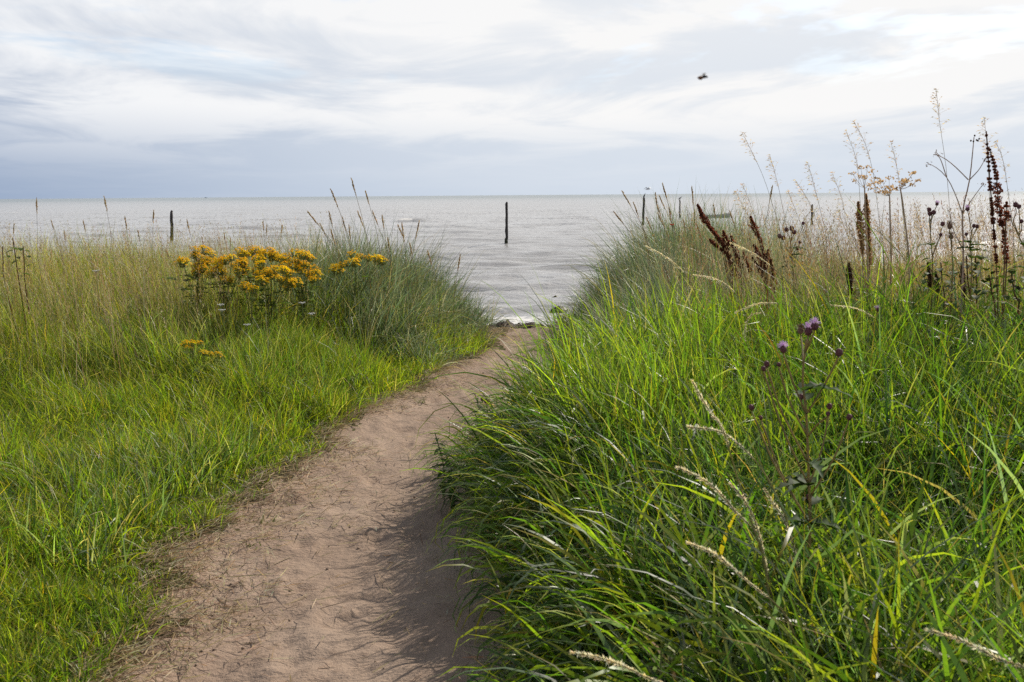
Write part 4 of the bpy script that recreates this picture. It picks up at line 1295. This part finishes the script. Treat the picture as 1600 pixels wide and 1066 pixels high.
# lyme grass spikes
for (u, v, dv, du), lb in (((549, 279, 110, 26), 'tallest dark grass spike of the dune beside the ragwort'), ((517, 296, 90, 30), 'dark grass spike second tallest over the ragwort dune, leaning'), ((571, 299, 90, 22), 'third dark grass spike over the ragwort dune, towards the breaking wave'),
                           ((481, 331, 80, 55), 'strongly leaning grass spike over the domed ragwort'), ((655, 346, 80, -14), 'grass spike leaning seaward, over the breaking wave'), ((628, 349, 80, 8), 'short grass spike just below the breaking wave'),
                           ((719, 398, 80, -10), 'lone grass spike on the dune edge nearest the path gap')):
    stalk('lyme', lean_pts(u, v, dv, du), rng.uniform(9.6, 10.4), lb, 'grass spikes on the dune beside the ragwort', .18, 1.1)
for nth, (u, v) in enumerate(sorted(((559, 331), (597, 337), (514, 331), (517, 359), (622, 352), (500, 350), (535, 340), (606, 372), (640, 380), (545, 352), (582, 330), (668, 392)))):
    stalk('lyme', lean_pts(u, v, rng.uniform(70, 100), rng.uniform(5, 40)), rng.uniform(9.4, 10.6), ORD[nth] + ' medium grass spike within the marram beside the ragwort, counted towards the path', 'medium grass spikes on the ragwort dune', .15, 1.0)
for (u, v, dv, du), lb in (((163, 308, 90, 14), 'tall bent grass spike nearest the post beyond the ragwort'), ((57, 311, 90, 2), 'tall straight grass spike near the picture edge over dark leafy weed'), ((195, 339, 70, 10), 'grass spike between the bent one and the sea post'),
                           ((240, 329, 70, -2), 'upright grass spike just beside the sea post'), ((292, 344, 60, 12), 'short grass spike over the first tall ragwort')):
    stalk('lyme', lean_pts(u, v, dv, du), rng.uniform(8.8, 9.8), lb, 'grass spikes over the meadow', .13, .9)
for nth, (u, v) in enumerate(sorted(((411, 346), (441, 352), (417, 352), (360, 372), (350, 365), (130, 345), (100, 360), (215, 360), (22, 350), (80, 345), (260, 390), (315, 370)))):
    stalk('lyme', lean_pts(u, v, rng.uniform(60, 80), rng.uniform(-8, 20)), rng.uniform(8.8, 9.8), ORD[nth] + ' small thin grass spike over the meadow behind the ragwort, counted towards the path', 'small grass spikes over the meadow', .10, .6)
for (u, v, dv, du), lb in (((1035, 287, 80, 20), 'tallest grass spike between the two bird posts'), ((1081, 292, 80, 6), 'straight grass spike between thin bird post and leaning dock'), ((1207, 290, 90, -14), 'dark grass spike beside the upright dock, tilted the other way'),
                           ((972, 299, 80, 40), 'grass spike at the seaward end of the dune before the leaning post'), ((959, 331, 80, 55), 'long low leaning grass spike at the dune end by the path gap')):
    stalk('lyme', lean_pts(u, v, dv, du), rng.uniform(9.6, 10.4), lb, 'grass spikes on the dune below the bird posts', .18, 1.1)
for nth, (u, v) in enumerate(sorted(((990, 317), (1025, 316), (1030, 306), (1024, 302), (1068, 344), (1028, 333), (1115, 320), (1095, 334), (1010, 340), (1045, 325), (1140, 330), (1088, 350)))):
    stalk('lyme', lean_pts(u, v, rng.uniform(70, 90), rng.uniform(5, 34)), rng.uniform(9.4, 10.6), ORD[nth] + ' medium grass spike within the marram below the bird posts, counted from the path', 'medium grass spikes on the bird post dune', .15, 1.0)


# ------------------------------------------------------------------ nettles, mugwort, leafy weeds, yarrow
def nettle(label, u, vt, vb, y, n=7, size=1.0, lean=0.0):
    base = ground_under(u + lean, vb, y)
    top = at(u, vt, y)
    o = thing('nettle', label, 'nettle', base, 'nettles along the path edge')
    S = spline([base, base.lerp(top, .5) + Vector((.02, 0, .02)), top], 12)
    m = MB(base, (0.10, 0.11, 0.04)); m.tube(S, .0026, 5); m.part('stem', M_LEAF, o)
    for k in range(n):
        f = 1 - k / n * .75
        q = S[int(f * (len(S) - 1))]
        for sgn in (0, math.pi):
            an = k * 1.57 + sgn + rng.normal(0, .25)
            m = MB(base)
            ln = (.025 + .055 * (k + 1) / n) * size * rng.uniform(.85, 1.15)
            m.leaf(q, (math.cos(an), math.sin(an), .25), ln, ln * .55, .9, .35, 8, .14, vary((0.055, 0.10, 0.022)), 'heart')
            m.part('leaf', M_LEAF, o)


nettle('dark green nettle leaning out over the path at the bank corner', 680, 678, 790, 5.1, 10, 1.25, 14)
nettle('second nettle just inside the bank corner behind the first', 698, 712, 800, 5.0, 8, 1.2, 10)
nettle('nettle higher up the path by the round dark burrs', 742, 616, 690, 6.0, 9, 1.35, 12)
nettle('nettle beside the burr plant, a little further from the path', 768, 640, 700, 6.4, 7, 1.1, 6)
nettle('small nettle low at the foot of the corner nettles', 700, 770, 830, 4.9, 6, 1.0, 8)
nettle('nettle half buried in bank grass below the thistle', 1240, 800, 880, 3.9, 8, 1.2, 4)
thistle('burdock', 'burdock', 'small plant with two round dark burrs at the path edge', 5.9, [(760, 632), (764, 655), (768, 700)], [(754, 624, 4, 'bud'), (760, 627, 4.5, 'bud')], leaves=5, group='burrs')


def mugwort(label, u, vt, vb, y, n=26, col=(0.17, 0.20, 0.05)):
    base = ground_under(u, vb, y)
    o = thing('mugwort', label, 'mugwort', base, 'feathery mugwort in the bank')
    h_ = at(u, vt, y).z - base.z
    for k in range(6):
        e = base + Vector((rng.normal(0, .07), rng.normal(0, .07), h_ * rng.uniform(.75, 1)))
        S = spline([base, base.lerp(e, .5), e], 8)
        m = MB(base, (0.13, 0.13, 0.05)); m.tube(S, .0025, 5); st = m.part('stem', M_LEAF, o)
        for j in range(n):
            q = S[int(rng.uniform(.35, 1) * (len(S) - 1))]
            an = rng.uniform(0, 6.28)
            m = MB(base)
            for w_ in range(5):
                d = (math.cos(an) + rng.normal(0, .45), math.sin(an) + rng.normal(0, .45), .6 + rng.normal(0, .3))
                m.leaf(q, d, rng.uniform(.02, .05), .007, .5, .2, 3, 0, vary(col), 'lance')
            m.part('leaf_spray', M_LEAF, st)


mugwort('feathery yellow-green mugwort clump in the dark grass at the bank edge', 832, 762, 900, 3.9)
mugwort('feathery mugwort beneath the thistle stem', 1100, 905, 1000, 3.1, 16, (0.14, 0.19, 0.05))


def leafy(label, y, stems, leaves, group=None):
    base = ground_under(stems[0][-1][0], stems[0][-1][1], y)
    o = thing('leafy_weed', label, 'weed', base, group or 'leafy weeds')
    for pts in stems:
        m = MB(base, (0.16, 0.075, 0.045)); m.tube(spline([at(u, v, y) for (u, v) in pts] + [base + Vector((rng.normal(0, .05), 0, 0))], 10), .0042, 5); m.part('stem', M_LEAF, o)
    for (u, v, s_) in leaves:
        an = rng.uniform(0, 6.28)
        m = MB(base); m.leaf(at(u, v, y + rng.normal(0, .05)), (math.cos(an), math.sin(an) - .3, .1), s_ / FPX * y, s_ / FPX * y * .85, .8, .3, 6, .05, vary((0.075, 0.115, 0.025), .3), 'oval')
        m.part('leaf', M_LEAF, o)


leafy('dark leafy weed with reddish stems at the picture edge in straw grass', 8.2, [[(20, 372), (24, 400), (30, 440)], [(36, 384), (38, 410), (40, 450)], [(4, 385), (5, 410), (8, 445)]],
      [(16, 388, 12), (20, 392, 11), (34, 388, 11), (38, 392, 10), (30, 408, 12), (26, 402, 9), (36, 428, 12), (34, 420, 9), (50, 414, 9), (10, 400, 8), (42, 400, 9)])
leafy('low bramble-like leaves at the picture edge under the tallest dock', 5.4, [[(1545, 430), (1550, 460), (1555, 490)], [(1580, 425), (1585, 460), (1590, 490)]],
      [(1530 + 12 * (k % 7) + rng.normal(0, 4), 425 + 11 * (k // 7) + rng.normal(0, 4), 15) for k in range(35)])
leafy('low leafy weed under the dark knapweed heads', 5.9, [[(1470, 410), (1472, 440), (1475, 480)], [(1510, 400), (1512, 440), (1515, 480)]],
      [(1450 + 12 * (k % 7) + rng.normal(0, 4), 408 + 11 * (k // 7) + rng.normal(0, 4), 13) for k in range(28)])
leafy('small green leafy weed beside the bare branching stalk', 5.8, [[(1524, 402), (1525, 430), (1526, 470)]],
      [(1518 + 5 * (k % 4) + rng.normal(0, 3), 400 + 8 * (k // 4) + rng.normal(0, 3), 11) for k in range(14)])

M_WHITE = plain_mat('white_petals', (0.72, 0.71, 0.66), 0.7, 0.1, 80, trans=.2)


def yarrow(label, u, v, y, s_=1.0):
    c = at(u, v, y); base = Vector((c.x, y, Hs(c.x, y) - .01))
    o = thing('yarrow', label, 'yarrow', base, 'white yarrow heads in the turf')
    m = MB(base, (0.11, 0.14, 0.04)); m.tube([base, base.lerp(c, .5) + Vector((.01, 0, 0)), c - Vector((0, 0, .012))], .002, 5); m.part('stem', M_LEAF, o)
    m = MB(base)
    for k in range(18):
        rr = .028 * s_ * math.sqrt(k / 18); an = k * 2.4
        q = c + Vector((rr * math.cos(an), rr * math.sin(an), rng.normal(0, .002)))
        m.lump(q, (.005 * s_, .003), 6, 3, (0, 0, 1))
        m.tube([q, c - Vector((0, 0, .015))], .0008, 3, None, False)
    m.part('flower_head', M_WHITE, o)


for u, v, y, lb in ((345, 476, 8.0, 'white yarrow head under the short three-headed ragwort'), (347, 484, 7.9, 'lower white yarrow head under the short three-headed ragwort'), (472, 473, 8.2, 'white yarrow head below the domed ragwort by the marram'),
                    (487, 490, 7.9, 'white yarrow head in turf below the domed ragwort, nearer the path'), (150, 423, 8.2, 'white yarrow head in the straw meadow grass'), (386, 507, 7.6, 'low white yarrow head in turf between ragwort clump and path')):
    yarrow(lb, u, v, y)


# ------------------------------------------------------------------ wrack, rocks, shell, stones, sprigs
M_WRACK = plain_mat('dark_seaweed', (0.055, 0.038, 0.026), 0.8, 0.6, 50, bump=.8)
wb = at(805, 515, 12.15); wb.z = Hs(wb.x, 12.15)
m = MB(wb)
nn, mm = 40, 9
vs = []
for i in range(mm):
    for k in range(nn):
        fx, fy = k / (nn - 1) * 2 - 1, i / (mm - 1) * 2 - 1
        xx, yy = wb.x + fx * .42, wb.y + fy * .20 + .05 * math.sin(fx * 4)
        hh = max(0, 1 - fx * fx) * max(0, 1 - fy * fy)
        vs.append((xx, yy, Hs(xx, yy) - .03 + hh * (.085 + .05 * rng.random()) * (0.7 + .5 * float(vnoise(fx * 4, fy * 2, 4)))))
m.add(vs, [[i * nn + k, i * nn + k + 1, (i + 1) * nn + k + 1, (i + 1) * nn + k] for i in range(mm - 1) for k in range(nn - 1)])
for k in range(160):
    fx, fy = rng.uniform(-1, 1), rng.uniform(-1, 1)
    p0 = Vector(vs[int((fy * .5 + .5) * (mm - 1)) * nn + int((fx * .5 + .5) * (nn - 1))])
    d = Vector((rng.normal(0, 1), rng.normal(0, .6), rng.normal(0, .15))).normalized()
    ln = rng.uniform(.03, .09)
    m.tube([p0, p0 + d * ln * .5 + Vector((0, 0, .006)), p0 + d * ln], rng.uniform(.0015, .004), 4)
link('seaweed_wrack', m.mesh('seaweed_wrack'), M_WRACK, None, wb, label='dark heap of seaweed wrack where the path meets the beach', category='seaweed')

M_ROCK = plain_mat('wet_dark_rock', (0.045, 0.050, 0.034), 0.5, 0.5, 6, bump=.6)
M_ROCKY = plain_mat('weedy_rock', (0.10, 0.095, 0.02), 0.6, 0.5, 8, bump=.6)


def rock(u, v, w_, h_, mat, label):
    p0 = at(u, v, z=SEA_Z)
    m = MB(p0)
    n, k_ = 14, 6
    vs = []
    for i in range(k_):
        ph = i / (k_ - 1)
        for j in range(n):
            an = 6.283 * j / n
            q = 1 + .28 * math.sin(j * 2.1 + i) * .5 + rng.normal(0, .08)
            vs.append(p0 + Vector((math.cos(an) * w_ * q * math.cos(ph * 1.5), math.sin(an) * w_ * .6 * q * math.cos(ph * 1.5), -.25 + (h_ + .25) * math.sin(ph * 1.5) + rng.normal(0, .015))))
    m.add(vs, [[i * n + j, i * n + (j + 1) % n, (i + 1) * n + (j + 1) % n, (i + 1) * n + j] for i in range(k_ - 1) for j in range(n)] + [[(k_ - 1) * n + j for j in range(n)]])
    link('shore_rock', m.mesh('shore_rock'), mat, None, p0, label=label, category='rock', group='rocks at the water edge')


rock(873, 487, .34, .13, M_ROCK, 'low dark rock in the surf against the marram')
rock(868, 468, .26, .10, M_ROCKY, 'yellow weedy rock further out in the surf')

M_SHELL = plain_mat('white_shell', (0.70, 0.67, 0.62), 0.5, 0.1, 60)
p0 = at(450, 718, z=.03); p0.z = Hs(p0.x, p0.y) + .008
m = MB(p0); m.leaf(p0 + Vector((-.02, 0, 0)), (1, .2, .2), .042, .032, .9, .5, 6, .05); m.leaf(p0 + Vector((-.02, .004, .004)), (1, .2, .45), .036, .028, 1.2, .5, 6, .05)
link('white_shell', m.mesh('white_shell'), M_SHELL, None, p0, label='small white shell on the path edge by the turf', category='shell')

M_STONE = plain_mat('path_stone', (0.24, 0.175, 0.13), 0.9, 0.4, 120, bump=.5)
g = MB()
for k in range(260):
    yy = 2.5 + 8 * rng.random() ** 1.4
    a_, b_ = np.interp(yy, PY, PL), np.interp(yy, PY, PR)
    xx = a_ + (b_ - a_) * rng.random()
    s_ = rng.uniform(.003, .008)
    g.lump((xx, yy, Hs(xx, yy) + s_ * .3), (s_, s_ * rng.uniform(.5, .9)), 6, 4, (rng.normal(0, .4), rng.normal(0, .4), 1), None, .5)
link('sand_crumbs', g.mesh('sand_crumbs'), M_STONE, kind='stuff', label='small clods and stones scattered over the sand path', category='crumbs')


def sprig(label, u, v, n=16, h_=.06):
    p0 = at(u, v, z=0.0); p0.z = Hs(p0.x, p0.y)
    o = thing('grass_sprig', label, 'grass sprig', p0, 'small green sprigs on the sand path')
    for k in range(n):
        an = rng.uniform(0, 6.28)
        m = MB(p0); m.leaf(p0 + Vector((rng.normal(0, .03), rng.normal(0, .02), 0)), (math.cos(an), math.sin(an), rng.uniform(.3, 1.6)), rng.uniform(.5, 1.2) * h_, .006, .8, .2, 4, 0, vary((0.13, 0.18, 0.03)), 'lance')
        m.part('blade', M_LEAF, o)


sprig('green sprig on the path edge nearest the straw litter heap', 405, 812, 26, .07)
sprig('tiny green sprig alone low on the near sand path', 280, 985, 8, .03)
sprig('small green sprig on the path below the litter, beside the turf', 388, 848, 14, .05)
sprig('flat yellow-green sprig high on the path by the dune', 655, 625, 18, .09)
sprig('flat green sprig in the middle of the upper path', 660, 597, 14, .08)
